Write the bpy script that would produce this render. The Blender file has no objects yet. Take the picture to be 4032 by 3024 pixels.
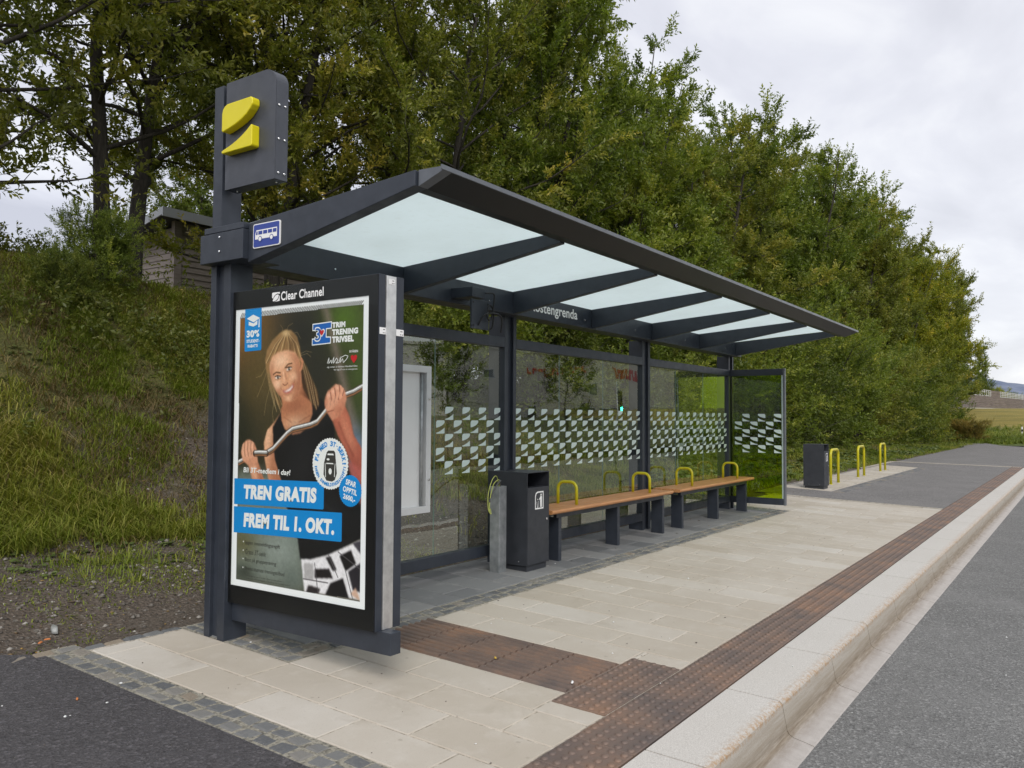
import bpy, bmesh, math, random
import numpy as np
from mathutils import Vector, Matrix
R = math.radians
sc = bpy.context.scene
C = sc.collection
rnd = random.Random(7)
# ------------------------------------------------------------------ camera, sky, sun, exposure
YAW, PITCH, ROLL, FPX, CZ = 0.6070, 0.0415, 0.0059, 3250.0, 1.38
f = Vector((math.cos(YAW)*math.cos(PITCH), math.sin(YAW)*math.cos(PITCH), math.sin(PITCH)))
r0 = Vector((math.sin(YAW), -math.cos(YAW), 0)); u0 = r0.cross(f)
rr = r0*math.cos(ROLL)+u0*math.sin(ROLL); uu = rr.cross(f)
cam = bpy.data.objects.new('camera', bpy.data.cameras.new('camera')); C.objects.link(cam)
m4 = Matrix((rr, uu, -f)).transposed().to_4x4(); m4.translation = (0, 0, CZ)
cam.matrix_world = m4
cam.data.sensor_width = 36; cam.data.lens = FPX/4032*36; cam.data.clip_end = 9000; cam.data.clip_start = .05
sc.camera = cam
SUN_EL, SUN_ROT = R(40), R(228)
w = bpy.data.worlds.new('World'); sc.world = w; w.use_nodes = True
nt = w.node_tree; N = nt.nodes; L = nt.links; N.clear()
def nd(t, **k):
    n = N.new(t)
    for a, b in k.items(): setattr(n, a, b)
    return n
out = nd('ShaderNodeOutputWorld'); bg = nd('ShaderNodeBackground'); bg.inputs[1].default_value = .1
sky = nd('ShaderNodeTexSky', sky_type='NISHITA'); sky.sun_disc = False; sky.sun_elevation = SUN_EL; sky.sun_rotation = SUN_ROT
tc = nd('ShaderNodeTexCoord'); sep = nd('ShaderNodeSeparateXYZ'); L.new(tc.outputs['Generated'], sep.inputs[0])
ad = nd('ShaderNodeMath', operation='ADD'); ad.inputs[1].default_value = .22; L.new(sep.outputs[2], ad.inputs[0])
mx = nd('ShaderNodeMath', operation='MAXIMUM'); mx.inputs[1].default_value = .05; L.new(ad.outputs[0], mx.inputs[0])
dv = nd('ShaderNodeVectorMath', operation='DIVIDE'); cmb = nd('ShaderNodeCombineXYZ')
for i in range(3): L.new(mx.outputs[0], cmb.inputs[i])
L.new(tc.outputs['Generated'], dv.inputs[0]); L.new(cmb.outputs[0], dv.inputs[1])
mp = nd('ShaderNodeMapping'); mp.inputs['Scale'].default_value = (1.0, 1.7, 1); mp.inputs['Rotation'].default_value = (0, 0, .5); mp.inputs['Location'].default_value = (2.3, 1.1, 0)
L.new(dv.outputs[0], mp.inputs[0])
n1 = nd('ShaderNodeTexNoise'); n1.inputs['Scale'].default_value = 1.7; n1.inputs['Detail'].default_value = 7; n1.inputs['Roughness'].default_value = .52; n1.inputs['Distortion'].default_value = .3
L.new(mp.outputs[0], n1.inputs[0])
cr = nd('ShaderNodeValToRGB'); e = cr.color_ramp
e.elements[0].position = .36; e.elements[0].color = (4.35, 4.4, 4.95, 1); e.elements[1].position = .62; e.elements[1].color = (6.7, 6.75, 7.0, 1)
x_ = e.elements.new(.5); x_.color = (5.35, 5.4, 5.95, 1)
L.new(n1.outputs[0], cr.inputs[0])
# the cloud deck is thinner and brighter towards the open right-hand side and low on the horizon
dp = nd('ShaderNodeVectorMath', operation='DOT_PRODUCT'); dp.inputs[1].default_value = (.93, -.36, 0); L.new(tc.outputs['Generated'], dp.inputs[0])
mr = nd('ShaderNodeMapRange'); mr.inputs['From Min'].default_value = .45; mr.inputs['From Max'].default_value = .95; mr.inputs['To Min'].default_value = 0; mr.inputs['To Max'].default_value = .45
L.new(dp.outputs['Value'], mr.inputs[0])
mixb = nd('ShaderNodeMixRGB'); mixb.inputs[2].default_value = (6.7, 6.7, 6.8, 1); L.new(mr.outputs[0], mixb.inputs[0]); L.new(cr.outputs[0], mixb.inputs[1])
mixs = nd('ShaderNodeMixRGB'); mixs.inputs[0].default_value = .9; L.new(sky.outputs[0], mixs.inputs[1]); L.new(mixb.outputs[0], mixs.inputs[2])
L.new(mixs.outputs[0], bg.inputs[0]); L.new(bg.outputs[0], out.inputs[0])
sun = bpy.data.objects.new('sun', bpy.data.lights.new('sun', 'SUN')); C.objects.link(sun)
sun.data.energy = 1.5; sun.data.angle = R(34); sun.data.color = (1, .96, .9)
sd = Vector((-.66, -.60, 0)).normalized()*math.cos(SUN_EL) + Vector((0, 0, math.sin(SUN_EL)))
sun.rotation_euler = sd.to_track_quat('Z', 'Y').to_euler()
sc.view_settings.view_transform = 'Standard'; sc.view_settings.look = 'None'; sc.view_settings.exposure = 0.60; sc.view_settings.gamma = 1
# ------------------------------------------------------------------ helpers: objects
def tag(o, label=None, cat=None, group=None, kind=None):
    if label: o['label'] = label
    if cat: o['category'] = cat
    if group: o['group'] = group
    if kind: o['kind'] = kind
    return o
def empty(name, loc=(0, 0, 0), rz=0):
    o = bpy.data.objects.new(name, None); C.objects.link(o); o.location = loc; o.rotation_euler = (0, 0, rz)
    o.empty_display_size = .2
    return o
def copy_tree(o, parent=None):
    c = o.copy(); C.objects.link(c)
    if parent: c.parent = parent
    for ch in list(o.children): copy_tree(ch, c)
    return c
class MB:
    def __init__(s): s.v = []; s.f = []; s.mi = []; s.sm = []; s.m = 0
    def add(s, vs, fs, smooth=False):
        b = len(s.v); s.v += [tuple(p) for p in vs]
        for q in fs: s.f.append([i+b for i in q]); s.mi.append(s.m); s.sm.append(smooth)
        return s
    def box(s, x0, x1, y0, y1, z0, z1):
        vs = [(x, y, z) for z in (z0, z1) for y in (y0, y1) for x in (x0, x1)]
        return s.add(vs, [(0, 2, 3, 1), (4, 5, 7, 6), (0, 1, 5, 4), (2, 6, 7, 3), (0, 4, 6, 2), (1, 3, 7, 5)])
    def prism(s, poly, a, b, axis):      # poly: 2-D points in the two other axes
        n = len(poly)
        def P(p, t): return (t, p[0], p[1]) if axis == 'x' else (p[0], t, p[1]) if axis == 'y' else (p[0], p[1], t)
        vs = [P(p, a) for p in poly]+[P(p, b) for p in poly]
        ar = sum(poly[i][0]*poly[(i+1) % n][1]-poly[(i+1) % n][0]*poly[i][1] for i in range(n))
        fs = [tuple(range(n))[::-1], tuple(range(n, 2*n))]+[(i, (i+1) % n, n+(i+1) % n, n+i) for i in range(n)]
        if (ar < 0) != (axis == 'y'): fs = [q[::-1] for q in fs]
        return s.add(vs, fs)
    def tube(s, path, r, n=10, cap=True, smooth=True):
        path = [Vector(p) for p in path]; rs = r if isinstance(r, (list, tuple)) else [r]*len(path)
        vs = []; prev = None
        for i, p in enumerate(path):
            t = (path[min(i+1, len(path)-1)]-path[max(i-1, 0)]).normalized()
            if prev is None: a = t.orthogonal().normalized()
            else: a = (prev-t*prev.dot(t)); a = a.normalized() if a.length > 1e-6 else t.orthogonal().normalized()
            prev = a; b = t.cross(a)
            for k in range(n):
                th = 2*math.pi*k/n; vs.append(p+(a*math.cos(th)+b*math.sin(th))*rs[i])
        fs = []
        for i in range(len(path)-1):
            for k in range(n):
                k2 = (k+1) % n; fs.append((i*n+k, i*n+k2, (i+1)*n+k2, (i+1)*n+k))
        s.add(vs, fs, smooth)
        if cap:
            b = len(s.v)-len(vs); s.f.append([b+k for k in range(n)][::-1]); s.f.append([b+(len(path)-1)*n+k for k in range(n)]); s.mi += [s.m]*2; s.sm += [False]*2
        return s
    def cyl(s, p, q, r, n=12): return s.tube([p, q], r, n)
    def poly(s, pts): return s.add(pts, [tuple(range(len(pts)))])
    def build(s, name, mats, parent=None, bevel=0, seg=2):
        me = bpy.data.meshes.new(name); me.from_pydata(s.v, [], s.f)
        mats = mats if isinstance(mats, (list, tuple)) else [mats]
        for m in mats: me.materials.append(m)
        me.polygons.foreach_set('material_index', s.mi); me.polygons.foreach_set('use_smooth', s.sm); me.update()
        o = bpy.data.objects.new(name, me); C.objects.link(o)
        if parent: o.parent = parent
        if bevel:
            b = o.modifiers.new('bevel', 'BEVEL'); b.width = bevel; b.segments = seg; b.limit_method = 'ANGLE'; b.angle_limit = R(40); b.harden_normals = False
        return o
def np_mesh(name, verts, faces, mats, attrs=None, smooth=False, parent=None):
    verts = np.asarray(verts, np.float32); faces = np.asarray(faces, np.int32); k = faces.shape[1]
    me = bpy.data.meshes.new(name); me.vertices.add(len(verts)); me.vertices.foreach_set('co', verts.ravel())
    me.loops.add(faces.size); me.loops.foreach_set('vertex_index', faces.ravel())
    me.polygons.add(len(faces)); me.polygons.foreach_set('loop_start', np.arange(0, faces.size, k, dtype=np.int32))
    me.polygons.foreach_set('loop_total', np.full(len(faces), k, np.int32))
    if smooth: me.polygons.foreach_set('use_smooth', np.ones(len(faces), bool))
    me.update(calc_edges=True)
    for a, (ty, arr) in (attrs or {}).items():
        at = me.attributes.new(a, ty, 'POINT')
        at.data.foreach_set('color' if 'COLOR' in ty else 'value', np.asarray(arr, np.float32).ravel())
    for m in (mats if isinstance(mats, (list, tuple)) else [mats]): me.materials.append(m)
    o = bpy.data.objects.new(name, me); C.objects.link(o)
    if parent: o.parent = parent
    return o
_tc = {}
def text_geo(s, bold=0.0, shear=0.0):
    key = (s, bold, shear)
    if key in _tc: return _tc[key]
    cu = bpy.data.curves.new('t', 'FONT'); cu.body = s; cu.offset = bold; cu.shear = shear; cu.space_character = 1+bold*1.7; cu.resolution_u = 10; cu.fill_mode = 'FRONT'
    o = bpy.data.objects.new('t', cu); C.objects.link(o)
    dg = bpy.context.evaluated_depsgraph_get(); me = o.evaluated_get(dg).to_mesh()
    v = np.array([tuple(p.co) for p in me.vertices]); fs = [tuple(p.vertices) for p in me.polygons]
    o.evaluated_get(dg).to_mesh_clear(); bpy.data.objects.remove(o); bpy.data.curves.remove(cu)
    _tc[key] = (v, fs); return v, fs
def put_text(mb, s, fn, u0, u1, v0, v1, bold=0.0, shear=0.0, rot=None):
    """fit the words into the box u0..u1, v0..v1 (v up); fn maps (u,v) to a point"""
    v, fs = text_geo(s, bold, shear)
    lo, hi = v[:, :2].min(0), v[:, :2].max(0)
    q = (v[:, :2]-lo)/(hi-lo); uu_ = u0+q[:, 0]*(u1-u0); vv_ = v0+q[:, 1]*(v1-v0)
    if rot:
        a, cu, cv = rot; du, dv_ = uu_-cu, vv_-cv; uu_, vv_ = cu+du*math.cos(a)-dv_*math.sin(a), cv+du*math.sin(a)+dv_*math.cos(a)
    mb.add([fn(a, b) for a, b in zip(uu_, vv_)], fs)
# ------------------------------------------------------------------ helpers: materials
def srgb(r, g, b):
    return tuple(((c/255)/12.92 if c/255 <= .04045 else ((c/255+.055)/1.055)**2.4) for c in (r, g, b))+(1,)
class Mat:
    def __init__(s, name, col=(.5, .5, .5), rough=.5, metal=0, **k):
        s.m = bpy.data.materials.new(name); s.m.use_nodes = True; s.nt = s.m.node_tree; s.N = s.nt.nodes
        s.b = s.N['Principled BSDF']; s.b.inputs['Base Color'].default_value = tuple(col)[:3]+(1,)
        s.b.inputs['Roughness'].default_value = rough; s.b.inputs['Metallic'].default_value = metal
        for a, v in k.items(): s.b.inputs[a.replace('_', ' ')].default_value = v
    def n(s, t, ins=None, **k):
        n = s.N.new(t)
        for a, b in k.items(): setattr(n, a, b)
        for a, b in (ins or {}).items():
            if isinstance(b, bpy.types.NodeSocket): s.nt.links.new(b, n.inputs[a])
            else: n.inputs[a].default_value = b
        return n
    def link(s, a, b): s.nt.links.new(a, b)
    def pos(s): return s.n('ShaderNodeNewGeometry').outputs['Position']
    def noise(s, scale, detail=4, rough=.55, vec=None, dist=0):
        return s.n('ShaderNodeTexNoise', {'Vector': vec or s.pos(), 'Scale': scale, 'Detail': detail, 'Roughness': rough, 'Distortion': dist}).outputs[0]
    def ramp(s, fac, *stops):
        n = s.n('ShaderNodeValToRGB', {'Fac': fac}); el = n.color_ramp.elements
        while len(el) < len(stops): el.new(.5)
        for e_, (p, c) in zip(el, stops): e_.position = p; e_.color = (tuple(c)[:3]+(1,)) if not isinstance(c, (int, float)) else (c, c, c, 1)
        return n.outputs[0]
    def mix(s, fac, a, b, mode='MIX'):
        n = s.n('ShaderNodeMixRGB', blend_type=mode)
        for i, x in enumerate((fac, a, b)):
            if isinstance(x, bpy.types.NodeSocket): s.link(x, n.inputs[i])
            else: n.inputs[i].default_value = x if (i == 0) else tuple(x)[:3]+(1,)
        return n.outputs[0]
    def math(s, op, a, b=0.0):
        n = s.n('ShaderNodeMath', operation=op)
        for i, x in enumerate((a, b)):
            if isinstance(x, bpy.types.NodeSocket): s.link(x, n.inputs[i])
            else: n.inputs[i].default_value = x
        return n.outputs[0]
    def col(s, sock): s.link(sock, s.b.inputs['Base Color']); return s
    def rough(s, sock): s.link(sock, s.b.inputs['Roughness']); return s
    def bump(s, h, strength=.3, dist=.01):
        n = s.n('ShaderNodeBump', {'Height': h, 'Strength': strength, 'Distance': dist}); s.link(n.outputs[0], s.b.inputs['Normal']); return s
M = {}
# powder-coated steel in anthracite, slightly dusty
def powder(name, c, rough=.42, var=.25):
    m = Mat(name, c, rough); nz = m.noise(9, 6, .6); fine = m.noise(420, 2)
    c2 = tuple(min(1, x*(1+var)+.004) for x in c[:3])
    m.col(m.mix(m.ramp(nz, (.35, 0), (.75, 1)), c, c2)); m.rough(m.ramp(m.noise(14, 5), (.3, rough-.08), (.7, rough+.1)))
    m.bump(fine, .06, .002); return m.m
M['steel'] = powder('anthracite_powder_coat', (.026, .032, .044))
M['bin'] = powder('dark_bin_coat', (.026, .029, .036), .5)
M['yellow'] = powder('yellow_green_enamel', (.48, .43, .008), .35, .1)
M['emblem'] = powder('yellow_plastic', (.72, .62, .005), .38, .05)
m = Mat('galvanised_steel', (.4, .42, .43), .45, .7)
v_ = m.n('ShaderNodeTexVoronoi', {'Vector': m.pos(), 'Scale': 60.}); m.col(m.mix(m.ramp(m.noise(12, 6), (.3, 0), (.7, 1)), (.30, .32, .33), (.52, .54, .55))); m.rough(m.ramp(v_.outputs[0], (0, .35), (1, .6))); M['galv'] = m.m
M['gutter'] = Mat('dark_gutter_coat', (.009, .0105, .0125), .42, Specular_IOR_Level=.22).m
m = Mat('aluminium', (.72, .72, .70), .38, .8); m.col(m.mix(m.ramp(m.noise(18, 6), (.4, 0), (.8, 1)), (.78, .78, .76), (.55, .55, .54))); M['alu'] = m.m
M['alupaint'] = powder('light_grey_aluminium', (.60, .61, .61), .4, .08)
M['chrome'] = Mat('polished_steel', (.8, .8, .8), .2, 1).m
M['black'] = Mat('black_enamel_glass', (.004, .004, .005), .45).m
M['rubber'] = Mat('black_rubber', (.012, .012, .013), .6).m
M['white'] = Mat('white_vinyl', (.88, .88, .87), .5).m
M['whiteboard'] = powder('white_backing_board', (.72, .73, .72), .35, .04)
M['blue'] = Mat('sign_blue', srgb(44, 66, 150), .35).m
M['pblue'] = Mat('poster_blue', srgb(22, 140, 215), .3).m
M['pblue2'] = Mat('poster_logo_blue', srgb(28, 100, 185), .3).m
M['red'] = Mat('poster_red', srgb(200, 30, 40), .4).m
M['pink'] = Mat('ink_grey', srgb(60, 58, 55), .5).m
M['lip'] = powder('gutter_edge_coat', (.10, .11, .125), .35)
# woods
m = Mat('oiled_hardwood', (.42, .17, .06), .45)
g_ = m.n('ShaderNodeMapping', {'Vector': m.pos(), 'Scale': (1.5, 26, 26)}).outputs[0]
m.col(m.ramp(m.noise(2.2, 6, .6, g_, .6), (.25, (.34, .145, .055)), (.55, (.54, .255, .10)), (.8, (.64, .34, .155)))); m.bump(m.noise(9, 5, .6, g_), .15, .003); M['wood'] = m.m
# glass: clear pane, green pane. front faces mirror a little, the rest passes
def glass(name, tint, ior=1.75):
    m = Mat(name); N_ = m.N; N_.remove(m.b)
    tr = m.n('ShaderNodeBsdfTransparent', {'Color': tint}); gl = m.n('ShaderNodeBsdfGlossy', {'Color': (.95, 1, .96, 1), 'Roughness': .012})
    wob = m.n('ShaderNodeBump', {'Height': m.noise(1.3, 2), 'Strength': .05, 'Distance': .05}); m.link(wob.outputs[0], gl.inputs['Normal'])
    fr = m.n('ShaderNodeFresnel', {'IOR': ior}); geo = m.n('ShaderNodeNewGeometry')
    k = m.math('MULTIPLY', fr.outputs[0], m.math('SUBTRACT', 1.0, geo.outputs['Backfacing']))
    mx_ = m.n('ShaderNodeMixShader', {0: k, 1: tr.outputs[0], 2: gl.outputs[0]})
    m.link(mx_.outputs[0], N_['Material Output'].inputs[0]); return m.m
M['glass'] = glass('clear_toughened_glass', (.93, .96, .92, 1), 2.6)
M['green_glass'] = glass('green_tinted_glass', (.62, .74, .10, 1), 1.6)
M['poster_glass'] = glass('poster_glass', (.98, .99, .98, 1), 1.16)
m = Mat('frit_print', (.62, .74, .70), .4); m.b.inputs['Subsurface Weight'].default_value = 0; M['frit'] = m.m; M['gedge'] = Mat('polished_glass_edge', (.16, .24, .20), .3).m
# opal roof panes: light from the sky comes through
m = Mat('opal_glass', (.80, .83, .83), .3); tl = m.n('ShaderNodeBsdfTranslucent', {'Color': m.mix(m.ramp(m.noise(1.4, 7, .65), (.4, 0), (.75, .55)), m.mix(m.ramp(m.noise(16, 6, .7), (.55, 0), (.8, .3)), (.83, .90, .90), (.60, .62, .55)), (.74, .80, .79))})
mx_ = m.n('ShaderNodeMixShader', {0: .86}); m.link(m.b.outputs[0], mx_.inputs[1]); m.link(tl.outputs[0], mx_.inputs[2]); m.link(mx_.outputs[0], m.N['Material Output'].inputs[0]); M['opal'] = m.m
# paving: each slab its own shade
m = Mat('sandstone_slabs', (.5, .45, .37), .75)
ri = m.n('ShaderNodeNewGeometry').outputs['Random Per Island']
base = m.ramp(ri, (0, (.44, .395, .325)), (.3, (.475, .43, .36)), (.8, (.505, .465, .40)), (1, (.56, .53, .475)))
base = m.mix(m.ramp(m.noise(1.1, 5, .6), (.35, 0), (.75, .5)), base, (.36, .31, .24)); base = m.mix(m.ramp(m.noise(7, 6, .65), (.52, 0), (.8, .35)), base, (.62, .59, .54))
base = m.mix(m.ramp(m.noise(150, 3), (.58, 0), (.72, .35)), base, (.28, .25, .21))
gum = m.n('ShaderNodeTexVoronoi', {'Vector': m.pos(), 'Scale': 5.5}); base = m.mix(m.ramp(m.math('ADD', gum.outputs['Distance'], m.math('MULTIPLY', m.noise(60, 3), .05)), (.075, .55), (.10, 0)), base, (.30, .265, .21))
base = m.mix(m.ramp(m.noise(2.3, 7, .7, None, .8), (.56, 0), (.74, .45)), base, (.33, .285, .22)); m.col(base); m.bump(m.noise(130, 5, .6), .22, .004); M['slab'] = m.m
m = Mat('joint_sand', (.42, .38, .31), .9); m.col(m.mix(m.ramp(m.noise(25, 6, .7), (.4, 0), (.65, 1)), (.25, .22, .17), (.60, .55, .47))); m.bump(m.noise(180, 3), .5, .01); M['sand'] = m.m
m = Mat('grey_slabs', (.2, .2, .2), .7); ri = m.n('ShaderNodeNewGeometry').outputs['Random Per Island']
base = m.ramp(ri, (0, (.135, .14, .145)), (.5, (.19, .193, .195)), (1, (.25, .25, .245)))
base = m.mix(m.ramp(m.noise(3.2, 6, .65), (.56, 0), (.78, .55)), base, (.42, .41, .39)); m.col(base); m.bump(m.noise(140, 4), .25, .004); M['gslab'] = m.m
m = Mat('granite_setts', (.1, .1, .1), .75); ri = m.n('ShaderNodeNewGeometry').outputs['Random Per Island']
base = m.ramp(ri, (0, (.10, .105, .11)), (.5, (.15, .155, .155)), (.85, (.20, .195, .18)), (1, (.26, .21, .15)))
m.col(m.mix(m.ramp(m.noise(40, 5, .7), (.5, 0), (.8, .6)), base, (.24, .23, .21))); m.bump(m.noise(60, 5, .7), .6, .012); M['sett'] = m.m
m = Mat('sett_joint', (.2, .19, .15), .95); m.col(m.ramp(m.noise(45, 6, .7), (.35, (.09, .085, .07)), (.55, (.33, .31, .25)), (.8, (.46, .43, .36)))); m.bump(m.noise(90, 5, .7), .7, .015); M['sjoint'] = m.m
def asphalt(name, c, lo=.6, hi=1.5, stain=.25):
    m = Mat(name, c, .85); fine = m.noise(120, 3, .75); vor = m.n('ShaderNodeTexVoronoi', {'Vector': m.pos(), 'Scale': 75.})
    base = m.ramp(fine, (.36, tuple(x*lo for x in c)), (.5, c), (.64, tuple(x*hi for x in c)))
    sep_ = m.n('ShaderNodeSeparateColor', {0: vor.outputs['Color']})
    base = m.mix(m.ramp(sep_.outputs[0], (.80, 0), (.90, .6)), base, tuple(min(.5, x*2.2) for x in c)); base = m.mix(m.ramp(sep_.outputs[1], (.75, 0), (.85, .6)), base, tuple(x*.45 for x in c))
    base = m.mix(m.ramp(m.noise(.9, 6, .6), (.45, 0), (.8, stain)), base, tuple(x*1.7 for x in c)); base = m.mix(m.ramp(m.noise(1.7, 7, .7, None, .6), (.54, 0), (.72, .35)), base, tuple(x*.62 for x in c))
    m.col(base); m.bump(m.math('ADD', fine, vor.outputs['Distance']), .7, .012); return m.m
M['asphalt_dark'] = asphalt('dark_asphalt', (.068, .064, .067))
M['asphalt_path'] = asphalt('path_asphalt', (.175, .168, .163), .8, 1.3, .4)
M['asphalt_road'] = asphalt('road_asphalt', (.165, .164, .158), .62, 1.5, .4)
# granite kerb with rust along its upper edge and tyre grime on its face
m = Mat('kerb_granite', (.55, .53, .49), .8); p_ = m.n('ShaderNodeSeparateXYZ', {0: m.pos()})
base = m.ramp(m.noise(170, 4, .7), (.32, (.38, .36, .33)), (.5, (.535, .51, .47)), (.68, (.67, .65, .61)))
base = m.mix(m.ramp(m.noise(1.4, 5), (.4, 0), (.8, .35)), base, (.45, .42, .37))
face = m.n('ShaderNodeMapRange', {0: p_.outputs[1], 1: 1.385, 2: 1.345, 3: 0., 4: 1.}).outputs[0]
low = m.n('ShaderNodeMapRange', {0: p_.outputs[2], 1: -.318, 2: -.300, 3: 0., 4: 1.}).outputs[0]
strv = m.n('ShaderNodeMapping', {'Vector': m.pos(), 'Scale': (1.2, 1, 26)}).outputs[0]
face = m.math('MULTIPLY', face, low)
grime = m.ramp(m.noise(2.6, 6, .65, strv), (.3, .55), (.65, .97))
base = m.mix(m.math('MULTIPLY', face, grime), base, (.27, .225, .165))
lip = m.n('ShaderNodeMapRange', {0: p_.outputs[2], 1: -.295, 2: -.312, 3: 0., 4: .75}).outputs[0]; base = m.mix(lip, base, m.ramp(m.noise(9, 5, .7), (.3, (.30, .27, .245)), (.7, (.42, .39, .365))))
foot = m.math('MULTIPLY', m.n('ShaderNodeMapRange', {0: p_.outputs[2], 1: -.22, 2: -.275, 3: 0., 4: 1.}).outputs[0], low); base = m.mix(m.math('MULTIPLY', foot, m.ramp(m.noise(5, 6, .7, strv), (.35, .1), (.65, .8))), base, (.155, .115, .075))
edge = m.math('MULTIPLY', m.n('ShaderNodeMapRange', {0: p_.outputs[1], 1: 1.43, 2: 1.368, 3: 0., 4: 1.}).outputs[0], m.n('ShaderNodeMapRange', {0: p_.outputs[2], 1: -.17, 2: -.148, 3: 0., 4: 1.}).outputs[0])
base = m.mix(m.math('MULTIPLY', edge, m.ramp(m.noise(38, 6, .75), (.45, 0), (.59, .75))), base, (.36, .205, .08))
m.col(base); m.bump(m.noise(120, 5, .7), .35, .006); M['kerb'] = m.m
m = Mat('rusty_cast_iron', (.1, .06, .045), .62, .25)
base = m.ramp(m.noise(3.1, 6, .65), (.3, (.12, .098, .09)), (.5, (.19, .135, .107)), (.68, (.27, .165, .11)), (.82, (.34, .18, .095)))
base = m.mix(m.ramp(m.noise(60, 5, .7), (.45, 0), (.75, .5)), base, (.15, .115, .09)); m.col(base); m.bump(m.noise(150, 4), .3, .004); M['iron'] = m.m
# earth, grass, foliage
m = Mat('bank_soil', (.05, .04, .03), .95); big = m.noise(.55, 6, .65); mid = m.noise(3.5, 6, .7); fi = m.noise(38, 5, .75)
vor = m.n('ShaderNodeTexVoronoi', {'Vector': m.pos(), 'Scale': 42.})
base = m.ramp(fi, (.3, (.035, .026, .018)), (.5, (.100, .078, .058)), (.68, (.19, .155, .125)))
base = m.mix(m.ramp(vor.outputs['Color'], (.8, 0), (.9, .65)), base, (.24, .22, .19))
gr_ = m.ramp(m.noise(26, 5, .75), (.3, (.035, .036, .009)), (.55, (.095, .095, .02)), (.75, (.17, .16, .04)))
pz = m.n('ShaderNodeSeparateXYZ', {0: m.pos()}); at = m.n('ShaderNodeAttribute', attribute_name='grass')
base = m.mix(m.ramp(m.math('ADD', m.math('MULTIPLY', m.math('ADD', big, mid), .42), m.math('MULTIPLY', at.outputs['Fac'], .5)), (.52, 0), (.72, 1)), base, gr_)
m.col(base); m.bump(m.math('ADD', fi, vor.outputs['Distance']), .8, .03); M['soil'] = m.m
m = Mat('field_grass', (.2, .15, .03), .95); sv = m.n('ShaderNodeMapping', {'Vector': m.pos(), 'Scale': (.35, .05, 1)}).outputs[0]
pz = m.n('ShaderNodeSeparateXYZ', {0: m.pos()})
base = m.ramp(m.noise(3, 6, .65, sv), (.3, (.15, .14, .028)), (.5, (.27, .22, .05)), (.7, (.40, .32, .09)))
base = m.mix(m.ramp(pz.outputs[0], (0, 0), (1, 0)), base, base)
grn = m.n('ShaderNodeMapRange', {0: m.math('ADD', pz.outputs[0], m.math('MULTIPLY', m.noise(.4, 4), 12)), 1: 70., 2: 76., 3: 1., 4: 0.}).outputs[0]
base = m.mix(grn, base, m.ramp(m.noise(2.5, 6, .7), (.3, (.045, .075, .012)), (.7, (.15, .19, .04)))); m.col(base); m.bump(m.noise(6, 6, .7), .8, .2); M['field'] = m.m
m = Mat('ground_grass', (.07, .08, .02), .95); m.col(m.ramp(m.noise(1.2, 8, .7), (.3, (.035, .045, .01)), (.7, (.11, .12, .03)))); M['ground'] = m.m
m = Mat('hazy_blue_hill', (.12, .15, .22), .95); m.col(m.ramp(m.noise(.02, 6, .6), (.35, (.09, .12, .19)), (.6, (.16, .19, .26)), (.75, (.24, .25, .27)))); M['hill'] = m.m  # no air is modelled: distance haze is put into this bluish base colour
def leafmat(name, stops, trans=.42, gloss=.40):
    m = Mat(name, (.06, .08, .02), gloss); at = m.n('ShaderNodeAttribute', attribute_name='tint')
    oi = m.n('ShaderNodeObjectInfo')
    c = m.ramp(at.outputs['Fac'], *stops); c = m.mix(1.0, c, oi.outputs['Color'], 'MULTIPLY')
    m.col(c); m.b.inputs['Specular IOR Level'].default_value = .35
    tl = m.n('ShaderNodeBsdfTranslucent', {'Color': m.mix(1.0, c, (1.1, 1.25, .5), 'MULTIPLY')})
    mx_ = m.n('ShaderNodeMixShader', {0: trans, 1: m.b.outputs[0], 2: tl.outputs[0]}); m.link(mx_.outputs[0], m.N['Material Output'].inputs[0]); return m.m
M['leaf'] = leafmat('willow_leaves', [(0, (.050, .068, .017)), (.4, (.105, .128, .028)), (.75, (.185, .190, .042)), (1, (.30, .25, .065))])
M['grass'] = leafmat('grass_blades', [(0, (.085, .125, .014)), (.4, (.175, .225, .026)), (.75, (.29, .285, .055)), (1, (.42, .34, .12))], .3, .6)
M['thatch'] = leafmat('dry_thatch', [(0, (.085, .058, .03)), (.5, (.20, .145, .065)), (1, (.34, .27, .12))], .2, .7)
M['weed'] = leafmat('broad_weed_leaves', [(0, (.06, .09, .02)), (.6, (.13, .17, .05)), (1, (.22, .25, .11))], .25, .5)
m = Mat('bark', (.06, .05, .04), .9); bv = m.n('ShaderNodeMapping', {'Vector': m.pos(), 'Scale': (9, 9, 1.6)}).outputs[0]
m.col(m.ramp(m.noise(3, 6, .7, bv), (.3, (.018, .015, .012)), (.6, (.055, .047, .037)), (.8, (.11, .1, .08)))); m.bump(m.noise(4, 6, .7, bv), .9, .03); M['bark'] = m.m
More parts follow.
